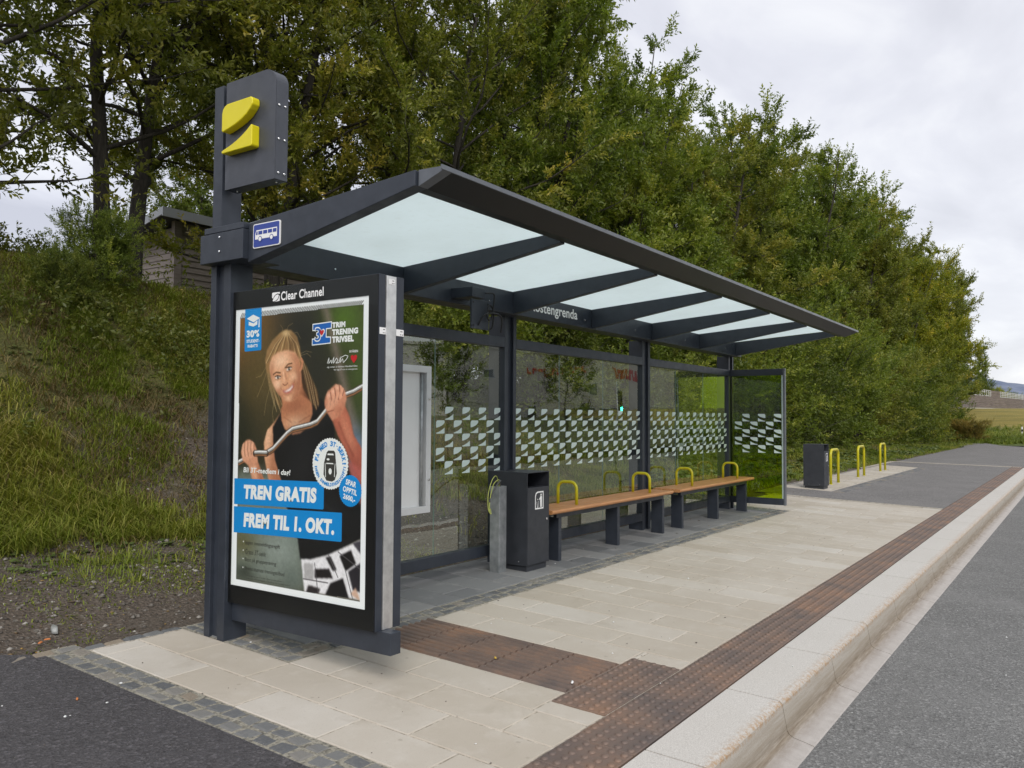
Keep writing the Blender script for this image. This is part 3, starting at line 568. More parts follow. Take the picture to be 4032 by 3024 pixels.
# the printed poster: picture area as a fine colour grid, then lettering sheets over it
PU, PV = 1.151, 1.71
def poster_picture():
    s = .0040; nu, nv = int(PU/s)+1, int(PV/s)+1
    us = np.linspace(0, PU, nu); vs = np.linspace(0, PV, nv); U, V = np.meshgrid(us, vs)
    I = np.zeros((nv, nu, 3)); col = lambda *c: np.array(c, float)/255
    def blur(m, r_):
        k = max(1, int(r_/s))
        for _ in range(2):
            for ax in (0, 1):
                acc = np.zeros_like(m); pm = np.pad(m, [(k, k) if a == ax else (0, 0) for a in (0, 1)], mode='edge')
                for t in range(2*k+1): acc += (pm[t:t+nv] if ax == 0 else pm[:, t:t+nu])
                m = acc/(2*k+1)
        return m
    def pm_(pts):
        ins = np.zeros(U.shape, bool); n = len(pts)
        for i in range(n):
            (a, b), (c, d) = pts[i], pts[(i+1) % n]
            if b == d: continue
            ins ^= ((b > V) != (d > V)) & (U < (c-a)*(V-b)/(d-b)+a)
        return ins.astype(float)
    def fill(pts, c, soft=0.0, a=1.0, clip=None):
        m = pm_(pts)
        if soft: m = blur(m, soft)
        if clip is not None: m = m*clip
        m = (m*a)[..., None]; I[:] = I*(1-m)+col(*c)*m
    def blob(cu, cv, ru, rv, c, a=1.0, ang=0.0, clip=None, p=1.0):
        du, dv_ = U-cu, V-cv; x_ = (du*math.cos(ang)+dv_*math.sin(ang))/ru; y_ = (-du*math.sin(ang)+dv_*math.cos(ang))/rv
        m = np.exp(-(x_*x_+y_*y_)**p)*a
        if clip is not None: m = m*clip
        m = m[..., None]; I[:] = I*(1-m)+col(*c)*m
    def line(pts, w_, c, soft=.0, a=1.0, clip=None):
        m = np.zeros(U.shape)
        for (a0, b0), (a1, b1) in zip(pts, pts[1:]):
            dx, dy = a1-a0, b1-b0; t = np.clip(((U-a0)*dx+(V-b0)*dy)/(dx*dx+dy*dy+1e-9), 0, 1)
            d = np.hypot(U-a0-t*dx, V-b0-t*dy); m = np.maximum(m, np.clip((w_/2-d)/max(soft, s*.7)+.5, 0, 1))
        if clip is not None: m = m*clip
        m = (m*a)[..., None]; I[:] = I*(1-m)+col(*c)*m
    # blurred outdoor backdrop
    I[:] = col(56, 52, 38)
    blob(.05, .12, .34, .30, (138, 92, 42), .95); blob(.30, .40, .22, .30, (104, 88, 52), .7); blob(.95, .12, .20, .16, (84, 112, 28), .95); blob(1.1, .42, .14, .3, (72, 92, 38), .8)
    blob(.62, .18, .22, .2, (34, 34, 30), .8); blob(.08, .75, .12, .3, (38, 40, 26), .8); blob(.16, .45, .12, .2, (92, 76, 40), .6); blob(.75, .45, .14, .2, (40, 40, 34), .6)
    line([(.80, .02), (.90, .30), (1.05, .72)], .06, (126, 112, 104), .05, .75); blob(1.07, .85, .07, .13, (120, 142, 176), .9); blob(.35, .68, .1, .1, (70, 62, 38), .5)
    fill([(.02, 1.0), (.62, 1.0), (.68, 1.68), (.02, 1.68)], (118, 126, 118), .04); blob(.10, 1.44, .14, .10, (96, 92, 62), .8); blob(.45, 1.46, .15, .12, (142, 150, 144), .8); blob(.12, 1.62, .1, .05, (58, 62, 54), .8); blob(.55, 1.62, .1, .08, (96, 104, 98), .7)
    # torso and far arm
    SK, SKD, SKL = (216, 158, 122), (160, 102, 76), (244, 202, 170)
    tor = [(.436, .643), (.368, .729), (.370, .807), (.391, .923), (.459, 1.058), (.50, 1.2), (.556, 1.25), (.604, 1.372), (.629, 1.49), (.72, 1.49), (.86, 1.45), (.97, 1.40), (1.115, 1.33), (1.115, 1.14), (1.07, 1.03), (.97, .9), (.906, .84), (.893, .731), (.848, .613), (.783, .561), (.707, .58)]
    lsh = [(.46, .62), (.379, .700), (.315, .752), (.287, .824), (.297, .926), (.33, 1.033), (.36, 1.10), (.47, 1.10), (.41, .95), (.385, .80), (.40, .72)]
    fill(lsh, SK, .004); c = pm_(lsh); blob(.33, .80, .04, .10, SKL, .7, 0, c); blob(.385, .95, .05, .2, SKD, .7, 0, c); blob(.44, 1.05, .06, .06, SKD, .8, 0, c)
    nk = [(.43, .52), (.452, .612), (.430, .68), (.44, .74), (.50, .78), (.60, .79), (.69, .74), (.73, .66), (.74, .58), (.66, .48), (.60, .42)]
    fill(nk, (188, 126, 92), .004); c = pm_(nk); blob(.54, .60, .10, .035, SKD, .9, -.25, c); blob(.66, .55, .05, .09, (110, 66, 46), .8, 0, c); blob(.56, .70, .10, .04, SKL, .55, -.1, c); line([(.48, .665), (.56, .70), (.68, .665)], .008, SKD, .006, .5, c); blob(.47, .66, .03, .05, SKL, .4, 0, c)
    fill([p for p in tor], (26, 25, 26), .004)
    nl = [(.436, .62), (.443, .69), (.474, .743), (.544, .775), (.611, .766), (.677, .726), (.714, .65), (.707, .585), (.62, .54), (.5, .56)]
    fill(nl, (188, 126, 92), .003); c = pm_(nl); blob(.56, .60, .11, .04, SKD, .85, -.25, c); blob(.56, .70, .10, .04, SKL, .55, -.1, c); line([(.465, .67), (.53, .70)], .010, SKD, .006, .4, c); line([(.60, .70), (.69, .66)], .010, SKD, .006, .5, c)
    c = pm_(tor); blob(.62, .95, .12, .22, (44, 42, 44), .6, .2, c); blob(.85, 1.25, .18, .2, (40, 40, 42), .6, 0, c); line([(.60, 1.25), (.80, 1.33), (1.0, 1.33)], .015, (15, 15, 15), .02, .7, c); line([(.70, 1.1), (.9, 1.2)], .02, (46, 46, 48), .02, .6, c)
    # patterned shorts
    shr = [(.635, 1.488), (.667, 1.672), (1.115, 1.662), (1.115, 1.335), (.969, 1.397), (.856, 1.444), (.717, 1.482)]
    fill(shr, (226, 222, 226), .003); c = pm_(shr)
    for t, k in (([(.66, 1.51), (.74, 1.505), (.745, 1.60), (.665, 1.60)], (176, 172, 174)), ([(.75, 1.535), (.87, 1.52), (.90, 1.57), (.75, 1.585)], (36, 30, 32)), ([(.84, 1.46), (.88, 1.45), (.93, 1.52), (.90, 1.53)], (40, 36, 38)), ([(.95, 1.44), (1.04, 1.40), (1.08, 1.47), (1.0, 1.52)], (30, 26, 28)), ([(.88, 1.60), (.98, 1.56), (1.03, 1.67), (.84, 1.67)], (28, 24, 26)), ([(1.02, 1.52), (1.12, 1.46), (1.12, 1.62), (1.06, 1.62)], (44, 40, 46)), ([(.70, 1.63), (.80, 1.64), (.78, 1.68), (.68, 1.68)], (50, 44, 46)), ([(1.05, 1.36), (1.12, 1.34), (1.12, 1.42)], (70, 66, 74)), ([(1.04, 1.64), (1.08, 1.60), (1.12, 1.67)], (205, 170, 150))): fill(t, k, .003, 1, c)
    for a, b in (((.64, 1.60), (.86, 1.60)), ((.86, 1.44), (.94, 1.56)), ((.94, 1.42), (1.12, 1.50)), ((.75, 1.50), (.78, 1.66)), ((1.0, 1.52), (1.06, 1.67))): line([a, b], .006, (90, 86, 90), .003, .9, c)
    # far-side hair behind the neck, then the head
    HR, HRD, HRL = (150, 116, 76), (92, 68, 44), (214, 184, 138)
    pony = [(.595, .30), (.658, .379), (.704, .448), (.755, .524), (.772, .590), (.742, .640), (.715, .60), (.673, .56), (.627, .50), (.600, .40)]
    fill(pony, (70, 50, 34), .006); c = blur(pm_(pony), .006)
    for k in range(9): line([(.605+.006*k, .33), (.645+.010*k, .45), (.70+.009*k, .60+.012*(k % 3))], .004, HRL if k % 2 else HR, .003, .75, c)
    ls_ = [(.305, .36), (.335, .455), (.385, .534), (.445, .589), (.432, .630), (.381, .56), (.335, .49), (.302, .415)]
    fill(ls_, (130, 98, 62), .008, .8)
    for k in range(7): line([(.300+.006*k, .36), (.325+.008*k, .48), (.375+.012*k, .60+.02*(k % 3))], .0032, HRL, .003, .6)
    for q in ([(.31, .38), (.265, .47), (.215, .55)], [(.30, .36), (.25, .42), (.20, .43)], [(.33, .5), (.30, .58), (.285, .66)], [(.38, .56), (.36, .64), (.37, .70)], [(.60, .30), (.65, .285), (.70, .295)], [(.60, .31), (.66, .30), (.69, .32)], [(.47, .17), (.49, .13), (.53, .115)], [(.43, .18), (.44, .14), (.42, .12)], [(.52, .18), (.57, .17), (.60, .21)]): line(q, .0034, HRL, .003, .4)
    hair = [(.300, .40), (.284, .327), (.300, .265), (.345, .212), (.41, .169), (.46, .150), (.515, .155), (.568, .195), (.592, .25), (.610, .316), (.606, .36), (.595, .38), (.54, .30), (.45, .28), (.36, .30), (.328, .34), (.325, .41)]
    fill(hair, HR, .004); c = blur(pm_(hair), .004)
    for k in range(16):
        a = -1.25+k*.165; line([(.475+.02*math.sin(a), .175), (.47+.10*math.sin(a), .235), (.455+.17*math.sin(a), .315+.03*abs(math.sin(a)))], .0055, (HRL, HRD, HR)[k % 3], .004, .75, c)
    blob(.47, .17, .035, .02, HRL, .8, 0, c); blob(.53, .24, .04, .06, HRD, .5, .3, c)
    face = [(.328, .345), (.326, .38), (.338, .425), (.352, .462), (.385, .510), (.430, .548), (.475, .574), (.512, .580), (.552, .572), (.588, .545), (.606, .49), (.612, .43), (.603, .37), (.590, .325), (.552, .288), (.485, .272), (.40, .282), (.350, .305)]
    fill(face, SK, .004); c = blur(pm_(face), .004)
    blob(.43, .335, .09, .05, SKL, .8, -.2, c); blob(.59, .45, .045, .13, SKD, .85, .05, c); blob(.405, .475, .04, .035, SKL, .8, .4, c); blob(.545, .435, .035, .032, SKL, .6, 0, c); blob(.50, .562, .045, .02, SKL, .5, -.2, c)
    blob(.34, .42, .02, .08, SKD, .5, .2, c); blob(.43, .54, .06, .02, SKD, .55, .6, c); blob(.57, .56, .05, .03, SKD, .7, -.4, c); blob(.55, .31, .05, .03, SKD, .35, .5, c); blob(.545, .475, .02, .03, SKD, .45, .5, c); blob(.43, .50, .018, .03, SKD, .35, .4, c)
    line([(.608, .33), (.620, .350), (.612, .385), (.600, .395)], .018, (190, 130, 98), .005)
    # brows, eyes, nose, smile
    line([(.362, .416), (.39, .402), (.426, .407)], .0085, (92, 62, 40), .004, .85); line([(.468, .378), (.495, .357), (.528, .353)], .0085, (92, 62, 40), .004, .85)
    for (a, b, an) in ((.404, .434, -.12), (.503, .386, -.28)):
        blob(a, b-.003, .030, .015, (150, 98, 72), .6, an); blob(a, b, .024, .0085, (236, 228, 220), .95, an, None, 2); blob(a+.002, b, .0095, .0095, (44, 32, 24), 1, 0, None, 2)
        ca, sa = math.cos(an), math.sin(an); line([(a-.026*ca, b+.026*-sa*-1-.002), (a-.004, b-.0115), (a+.026*ca, b+.026*sa-.003)], .0055, (48, 30, 22), .003, .9); blob(a+.004, b-.003, .003, .003, (255, 255, 255), 1)
        line([(a-.02, b+.013), (a, b+.016), (a+.022, b+.008)], .004, (150, 98, 74), .004, .6)
    line([(.452, .405), (.460, .440), (.464, .462)], .010, SKL, .010, .7); line([(.470, .41), (.482, .445)], .010, (160, 104, 78), .010, .5); blob(.470, .468, .019, .012, (214, 158, 124), .8); line([(.450, .474), (.466, .482), (.482, .480), (.494, .468)], .006, (120, 70, 52), .005, .8)
    mo = [(.446, .512), (.475, .512), (.510, .498), (.548, .470), (.546, .500), (.522, .523), (.490, .533), (.463, .528)]
    fill(mo, (166, 84, 76), .004); fill([(.455, .514), (.478, .514), (.511, .501), (.541, .478), (.538, .496), (.517, .513), (.488, .522), (.466, .520)], (246, 242, 236), .002)
    line([(.440, .508), (.432, .498)], .006, SKD, .005, .6); line([(.552, .466), (.556, .452)], .006, SKD, .005, .6); line([(.46, .536), (.495, .542), (.53, .528)], .008, SKD, .008, .45)
    # bar, first pass (behind the hands)
    bar = [(.05, .955), (.215, .892), (.312, .890), (.371, .864), (.497, .768), (.543, .744), (.699, .716), (.753, .698), (.827, .632), (.972, .548), (1.043, .530), (1.118, .500)]
    def steel(p):
        line(p, .040, (64, 50, 42), .004); line([(a, b-.007) for a, b in p], .018, (168, 164, 160), .006); line([(a, b-.011) for a, b in p], .007, (236, 236, 236), .004); line([(a, b+.012) for a, b in p], .007, (186, 128, 84), .005, .8)
    steel(bar)
    # near arms and hands
    ra = [(.86, .66), (.892, .715), (.925, .775), (.978, .845), (1.03, .915), (1.116, 1.03), (1.116, .845), (1.048, .765), (1.015, .664), (.978, .606)]
    fill(ra, (172, 98, 78), .004); c = pm_(ra); blob(.98, .72, .04, .12, (206, 134, 106), .7, -.4, c); blob(1.08, .92, .07, .12, (150, 78, 66), .7, -.5, c); blob(1.03, .80, .03, .09, (212, 142, 114), .5, -.5, c); line([(.93, .70), (.985, .80), (1.05, .88)], .012, (128, 66, 54), .014, .5, c)
    fill([(1.06, .93), (1.116, .95), (1.116, 1.16), (1.05, 1.06), (1.0, .9)], (176, 96, 88), .01, .9)
    rh = [(.815, .560), (.838, .520), (.865, .505), (.898, .483), (.940, .490), (.972, .515), (.990, .560), (.978, .61), (.935, .665), (.876, .690), (.838, .650), (.812, .603)]
    fill(rh, (204, 140, 112), .004); c = pm_(rh)
    for k in range(4):
        a, b = .842+.034*k, .575-.022*k; line([(a, b-.035), (a+.012, b+.012), (a-.004, b+.045)], .028, (222, 164, 136), .006, .8, c); line([(a+.017, b-.045), (a+.026, b), (a+.012, b+.04)], .0055, (132, 74, 58), .004, .85, c); blob(a+.004, b-.028, .012, .012, (236, 186, 160), .7, 0, c)
    line([(.835, .62), (.875, .61), (.91, .585)], .024, (214, 154, 126), .006, .9, c); line([(.84, .64), (.885, .63)], .006, (132, 74, 58), .005, .7, c); blob(.94, .63, .05, .03, (178, 110, 86), .6, -.6, c)
    la = [(.085, .93), (.14, .96), (.19, 1.07), (.32, 1.10), (.30, 1.06), (.240, .95), (.2, .90)]
    fill(la, (196, 134, 104), .004); c = pm_(la); blob(.2, .99, .03, .08, SKL, .6, -.4, c); blob(.26, 1.03, .03, .08, SKD, .6, -.4, c)
    lh = [(.069, .893), (.085, .840), (.118, .815), (.150, .808), (.196, .830), (.222, .870), (.232, .940), (.19, .975), (.135, .965), (.088, .938)]
    fill(lh, (208, 148, 118), .004); c = pm_(lh)
    for k in range(4):
        a = .092+.030*k; b = .868-.006*k; line([(a, b-.030), (a-.004, b+.01), (a+.006, b+.05)], .024, (226, 172, 142), .006, .8, c); line([(a+.014, b-.036), (a+.011, b+.01), (a+.02, b+.05)], .005, (140, 84, 64), .004, .8, c)
    line([(.10, .93), (.15, .925), (.195, .90)], .022, (216, 158, 128), .006, .9, c); steel([(.205, .893), (.25, .890), (.312, .890)])
    gr = np.random.default_rng(3).normal(0, 1, U.shape); I[:] = np.clip(I*(1+blur(gr, .004)[..., None]*.06+gr[..., None]*.010), 0, 1)
    I[:] = np.clip(I+(I-.42)*.10, 0, 1)
    # white margin and hatched strip
    mg = 1-pm_([(.036, .024), (1.114, .024), (1.132, 1.668), (.050, 1.678)] if 0 else [(.036, .024), (1.114, .024), (1.114, 1.672), (.048, 1.672)])
    wrk = (mg)[..., None]; I[:] = I*(1-wrk)+col(246, 247, 250)*wrk
    fill([(.036, .02), (1.114, .02), (1.114, .044), (.036, .056)], (246, 247, 250))
    k = .04
    while k < 1.105:
        line([(k, .056-.011*k), (k+.018, .026)], .0062, (52, 50, 44), .002); k += .0150
    lin = np.where(I <= .04045, I/12.92, ((np.clip(I, 0, 1)+.055)/1.055)**2.4)
    vv = np.stack([np.full(U.shape, 3.2562), 4.3734-U, 2.0498-V], -1).reshape(-1, 3)
    i = (np.arange(nu-1)[None, :]+nu*np.arange(nv-1)[:, None]).ravel()
    mp_ = Mat('printed_paper', (.8, .8, .8), .5); a_ = mp_.n('ShaderNodeAttribute', attribute_name='print'); mp_.col(a_.outputs['Color'])
    return np_mesh('poster', vv, np.stack([i, i+1, i+nu+1, i+nu], -1), mp_.m, {'print': ('FLOAT_COLOR', np.concatenate([lin.reshape(-1, 3), np.ones((nu*nv, 1))], 1))})
po = poster_picture(); po.parent = ac; po.matrix_parent_inverse = Matrix.Translation(-ac.location)
def Q(d): return lambda u, v: (3.2558-d, 4.3734-u, 2.0498+v)      # v given negative downwards
lt = MB(); WH, BL, RD, BK, B2 = 0, 1, 2, 3, 4
def pp(pts, mi, d): lt.m = mi; lt.add([Q(d)(u, -v) for u, v in pts], [tuple(range(len(pts)))[::-1]])
def tx(s, u0, u1, vt, vb, mi, d=.0010, bold=.02, shear=0.0, rot=None): lt.m = mi; put_text(lt, s, Q(d), u0, u1, -vb, -vt, bold, shear, rot)
D1, D2, D3, D4 = .0004, .0008, .0012, .0016
pp([(.086, .002), (.244, .002), (.247, .258), (.240, .263), (.094, .266), (.087, .262)], BL, D1)
pp([(.103, .062), (.165, .040), (.230, .064), (.170, .088)], WH, D2); pp([(.123, .081), (.170, .095), (.206, .078), (.205, .104), (.168, .114), (.123, .104)], WH, D2); pp([(.220, .068), (.226, .068), (.228, .120), (.216, .122)], WH, D2)
tx('30%', .105, .226, .136, .180, WH, D2, .05); tx('STUDENT-', .106, .228, .193, .213, WH, D2, .04); tx('RABATT!', .117, .213, .224, .243, WH, D2, .04)
# 3T mark with heart
def mark(gr, mi, d):
    e = gr
    pp([(.708-e, .136-e), (.857+e, .130-e), (.857+e, .160+e), (.815+e, .162+e), (.815+e, .215-e), (.852+e, .217-e), (.851+e, .245+e), (.705-e, .250+e), (.705-e, .222-e), (.752-e, .220-e), (.752-e, .165+e), (.708-e, .166+e)], mi, d)
mark(.006, WH, D1); mark(0, B2, D2)
tx('3', .722, .775, .150, .236, WH, D3, .05); tx('3', .728, .770, .157, .229, B2, D4, .01)
ht = lambda cu, cv, s_: [(cu, cv+s_), (cu-s_*.85, cv+s_*.1), (cu-s_*.95, cv-s_*.45), (cu-s_*.6, cv-s_*.8), (cu-s_*.2, cv-s_*.7), (cu, cv-s_*.35), (cu+s_*.2, cv-s_*.7), (cu+s_*.6, cv-s_*.8), (cu+s_*.95, cv-s_*.45), (cu+s_*.85, cv+s_*.1)]
def heart(cu, cv, s_, mi, d):
    q = ht(cu, cv, s_); lt.m = mi; lt.add([Q(d)(u, -v) for u, v in q], [(5, 0, 1, 2, 3, 4)[::-1], (0, 5, 6, 7, 8, 9)[::-1]])
heart(.782, .184, .026, WH, D3); heart(.782, .184, .019, RD, D4)
tx('TRIM', .866, .972, .131, .163, WH, D2, .065); tx('TRENING', .866, 1.073, .171, .205, WH, D2, .065); tx('TRIVSEL', .867, 1.040, .212, .248, WH, D2, .065)
tx('BYÅSEN', 1.008, 1.074, .292, .309, WH, D2, .02); heart(1.043, .343, .026, RD, D2)
sgn = [(.83, .365), (.845, .33), (.842, .366), (.862, .345), (.866, .366), (.885, .328), (.88, .366), (.905, .335), (.918, .35), (.90, .364), (.925, .362), (.94, .328), (.934, .364), (.955, .34), (.96, .364), (.985, .345), (.998, .328), (.975, .322), (.93, .338)]
for (a, b), (c_, d_) in zip(sgn, sgn[1:]):
    L_ = math.hypot(c_-a, d_-b); nx, ny = -(d_-b)/L_*.0018, (c_-a)/L_*.0018; pp([(a+nx, b+ny), (c_+nx, d_+ny), (c_-nx, d_-ny), (a-nx, b-ny)], WH, D2)
tx('og resten av Byåsen Håndball Elite', .829, 1.071, .380, .392, WH, D2, 0); tx('har valgt 3T som sin treningsarena', .886, 1.071, .397, .408, WH, D2, 0)
tx('Bli 3T-medlem i dag!', .099, .532, .980, 1.022, WH, D2, .025, .12)
pp([(.012, 1.053), (.815, 1.037), (.818, 1.041), (.818, 1.188), (.812, 1.193), (.013, 1.212)], BL, D1); pp([(.013, 1.226), (.963, 1.201), (.966, 1.206), (.966, 1.356), (.960, 1.362), (.015, 1.386)], BL, D1)
tx('TREN GRATIS', .106, .758, 1.080, 1.168, WH, D2, .062, .1, (.022, .43, -1.12)); tx('FREM TIL 1. OKT.', .108, .906, 1.250, 1.338, WH, D2, .062, .1, (.022, .5, -1.29))
st = []
for t in range(0, 360, 4): r_ = .143+(.004 if (t//4) % 2 else -.002); st.append((.866+r_*math.cos(R(t)), .932+r_*math.sin(R(t))))
pp(st, WH, D2)
st = []
for t in range(0, 360, 5): r_ = .086+(.003 if (t//5) % 2 else -.001); st.append((1.029+r_*math.cos(R(t)), 1.076+r_*math.sin(R(t))))
pp(st, BL, D3)
tx('SPAR', .994, 1.076, 1.018, 1.050, WH, D4, .04, 0, (-.20, 1.035, -1.034)); tx('OPPTIL', .972, 1.084, 1.060, 1.091, WH, D4, .04, 0, (-.20, 1.028, -1.075)); tx('2600,-', .974, 1.070, 1.100, 1.134, WH, D4, .04, 0, (-.20, 1.022, -1.116))
def arc_text(s, r_, a0, a1, h, mi, top=True):
    n = len(s)
    for k, ch in enumerate(s):
        if ch == ' ': continue
        a = a0+(a1-a0)*k/(n-1); cu, cv = .866+r_*math.cos(a), .932-r_*math.sin(a); wch = h*(.35 if ch in 'I!-' else .72)
        lt.m = mi; put_text(lt, ch, Q(D3), cu-wch/2, cu+wch/2, -cv-h*(.5 if ch != '-' else .08), -cv+h*(.5 if ch != '-' else .08), .05, 0, ((a-math.pi/2) if top else (a+math.pi/2), cu, -cv))
arc_text('FÅ MED 3T-SEKK!', .113, R(168), R(2), .030, BL); arc_text('INGEN INNMELDINGSAVGIFT!', .118, R(190), R(352), .020, BL, False)
bpk = [(.838, .868), (.850, .858), (.896, .858), (.906, .868), (.914, .925), (.922, .985), (.906, 1.022), (.884, 1.032), (.838, 1.028), (.814, .995), (.816, .93)]
pp(bpk, BK, D3); pp([(.846, .875), (.892, .875), (.896, .884), (.844, .884)], WH, D4); pp([(.838, .928), (.890, .928), (.896, .934), (.834, .934)], WH, D4); pp([(.868+.013*math.cos(R(t)), .975+.018*math.sin(R(t))) for t in range(0, 360, 30)], WH, D4); pp([(.850+.012*math.cos(R(t)), .908+.006*math.sin(R(t))) for t in range(0, 360, 30)], WH, D4)
pp([(.824, .93), (.828, .93), (.834, 1.01), (.829, 1.01)], WH, D4); pp([(.905, .93), (.909, .93), (.905, 1.005), (.900, 1.005)], WH, D4)
for s_, u1, vt in (('Ingen innmeldingsavgift', .451, 1.425), ('Gratis 3T-sekk', .325, 1.478), ('Best på gruppetrening', .421, 1.529), ('Byens største treningstilbud', .496, 1.582)):
    tx(s_, .130, u1, vt, vt+.030, BK, D2, 0, .15); pp([(.112+.0045*math.cos(R(t)), vt+.010+.0045*math.sin(R(t))) for t in range(0, 360, 60)], WH, D2)
tx('Tilbudet gjelder tom 1. oktober. Priser og vilkår på nett', .136, .474, 1.634, 1.643, BK, D2, 0); tx('medlemskap med bindingstid, se alle senter for mer informasjon', .136, .543, 1.650, 1.659, BK, D2, 0)
lo = part(lt, 'poster_lettering', [M['white'], M['pblue'], M['red'], M['pink'], M['pblue2']], ac)
g = MB(); Hq = lambda u, v: (3.2514-.0017, 4.3734-u, 2.0498+v)
put_text(g, 'Clear Channel', Hq, .428, .797, .026, .080, .022)
g.add([Hq(u, -v) for u, v in [(.346, -.076), (.352, -.080), (.417, -.080), (.417, -.068), (.395, -.072), (.372, -.064), (.354, -.044), (.346, -.050)]], [tuple(range(8))[::-1]])
g.add([Hq(u, -v) for u, v in [(.352, -.030), (.360, -.045), (.378, -.062), (.400, -.067), (.408, -.060), (.400, -.042), (.382, -.030), (.362, -.026)]], [tuple(range(8))[::-1]])
g.add([Hq(u, -v) for u, v in [(.412, -.056), (.417, -.060), (.417, -.026), (.372, -.023), (.394, -.030), (.406, -.042)]], [tuple(range(6))[::-1]])
part(g, 'maker_lettering', M['white'], fd)
# ------------------------------------------------------------------ timetable case
tcase = empty('timetable_case', (4.85, 4.5, .6)); tag(tcase, 'empty white timetable case with light grey aluminium frame behind the poster', 'timetable case')
g = MB()
for (a, b, c, d) in ((4.40, 5.233, 1.750, 1.805), (4.40, 5.233, .603, .658), (4.40, 4.457, .658, 1.750), (5.174, 5.233, .658, 1.750)): g.box(a, b, 4.445, 4.51, c, d)
part(g, 'frame', M['alupaint'], tcase, .003)
g = MB(); g.box(4.455, 5.176, 4.492, 4.50, .656, 1.752); part(g, 'back_panel', M['whiteboard'], tcase)
g = MB(); g.cyl((5.150, 4.478, .662), (5.150, 4.478, 1.748), .013, 10); part(g, 'gas_strut', M['galv'], tcase)
for z in (1.535, .872): g = MB(); g.cyl((5.205, 4.446, z), (5.205, 4.436, z), .010, 10); part(g, 'lock', M['chrome'], tcase)
# display bracket with loose cables, waiting for its screen
db = empty('display_bracket', (5.5, 4.2, 2.4)); tag(db, 'black mounting plate with looped cables hanging under the shelter roof', 'bracket')
g = MB(); g.box(5.42, 5.60, 4.17, 4.398, 2.392, 2.478); part(g, 'arm', S_, db, .004)
g = MB(); g.box(5.432, 5.672, 4.185, 4.203, 2.130, 2.378); pl = part(g, 'plate', S_, db, .003)
for x, z in ((5.452, 2.352), (5.452, 2.156), (5.652, 2.352)): g = MB(); g.cyl((x, 4.186, z), (x, 4.180, z), .008, 8); part(g, 'screw', M['rubber'], pl)
def bez(p, n=14):
    p = [Vector(q) for q in p]; o_ = []
    for i in range(len(p)-1):
        a, b, c, d = p[max(i-1, 0)], p[i], p[i+1], p[min(i+2, len(p)-1)]
        for k in range(n):
            t = k/n; o_.append(.5*((2*b)+(c-a)*t+(2*a-5*b+4*c-d)*t*t+(3*b-a-3*c+d)*t**3))
    o_.append(p[-1]); return o_
for pth in ([(5.60, 4.17, 2.44), (5.66, 4.13, 2.44), (5.67, 4.13, 2.38), (5.655, 4.15, 2.22), (5.60, 4.15, 2.24), (5.63, 4.15, 2.34), (5.68, 4.14, 2.29), (5.675, 4.15, 2.16), (5.665, 4.17, 2.14)], [(5.52, 4.183, 2.16), (5.55, 4.15, 2.24), (5.63, 4.13, 2.27), (5.75, 4.12, 2.26), (5.80, 4.14, 2.20), (5.80, 4.15, 2.12)]):
    g = MB(); g.tube(bez(pth), .007, 8); part(g, 'cable', M['rubber'], db)
# ------------------------------------------------------------------ benches
def make_bench():
    b = empty('bench', (0, 0, 0)); Ln = 2.80
    for k, (ya, yb) in enumerate(((-.185, -.065), (-.058, .062), (.069, .185))):
        g = MB(); r_ = .014; p = [(ya, .468), (yb, .468), (yb, .51), (ya, .51)]
        if k == 0: p = [(ya+.016, .468), (yb, .468), (yb, .51), (ya+.018, .51), (ya+.005, .505), (ya, .494), (ya+.003, .480)]
        g.prism(p, 0, Ln, 'x'); part(g, 'seat_plank', M['wood'], b, .004)
    for y_ in (-.105, .03): g = MB(); g.box(.20, Ln-.12, y_, y_+.04, .415, .466); part(g, 'seat_rail', S_, b, .003)
    for x in (.245, 1.48, 2.655):
        g = MB(); g.box(x, x+.055, -.10, .05, -.05, .414); part(g, 'leg', S_, b, .003)
    for x in (.615, 2.33):
        pth = [(x, -.085, .505), (x, -.085, .665)]+[(x, -.085+.072-.072*math.cos(R(t)), .665+.072*math.sin(R(t))) for t in range(15, 91, 15)]
        pth += [(x, .135-.072+.072*math.sin(R(t)), .665+.072*math.cos(R(t))) for t in range(0, 91, 15)]+[(x, .135, .505)]
        g = MB(); g.tube(pth, .0165, 12); part(g, 'armrest', M['yellow'], b)
    return b
bn = make_bench(); bn.location = (6.68, 4.345, -.003); GB = 'slatted wooden benches along the shelter back wall'
tag(bn, 'wooden-topped bench next to the litter bin inside the shelter', 'bench', GB)
b2 = copy_tree(bn); b2.location = (9.68, 4.345, -.003); tag(b2, 'wooden-topped bench beside the green glass end panel', 'bench', GB)
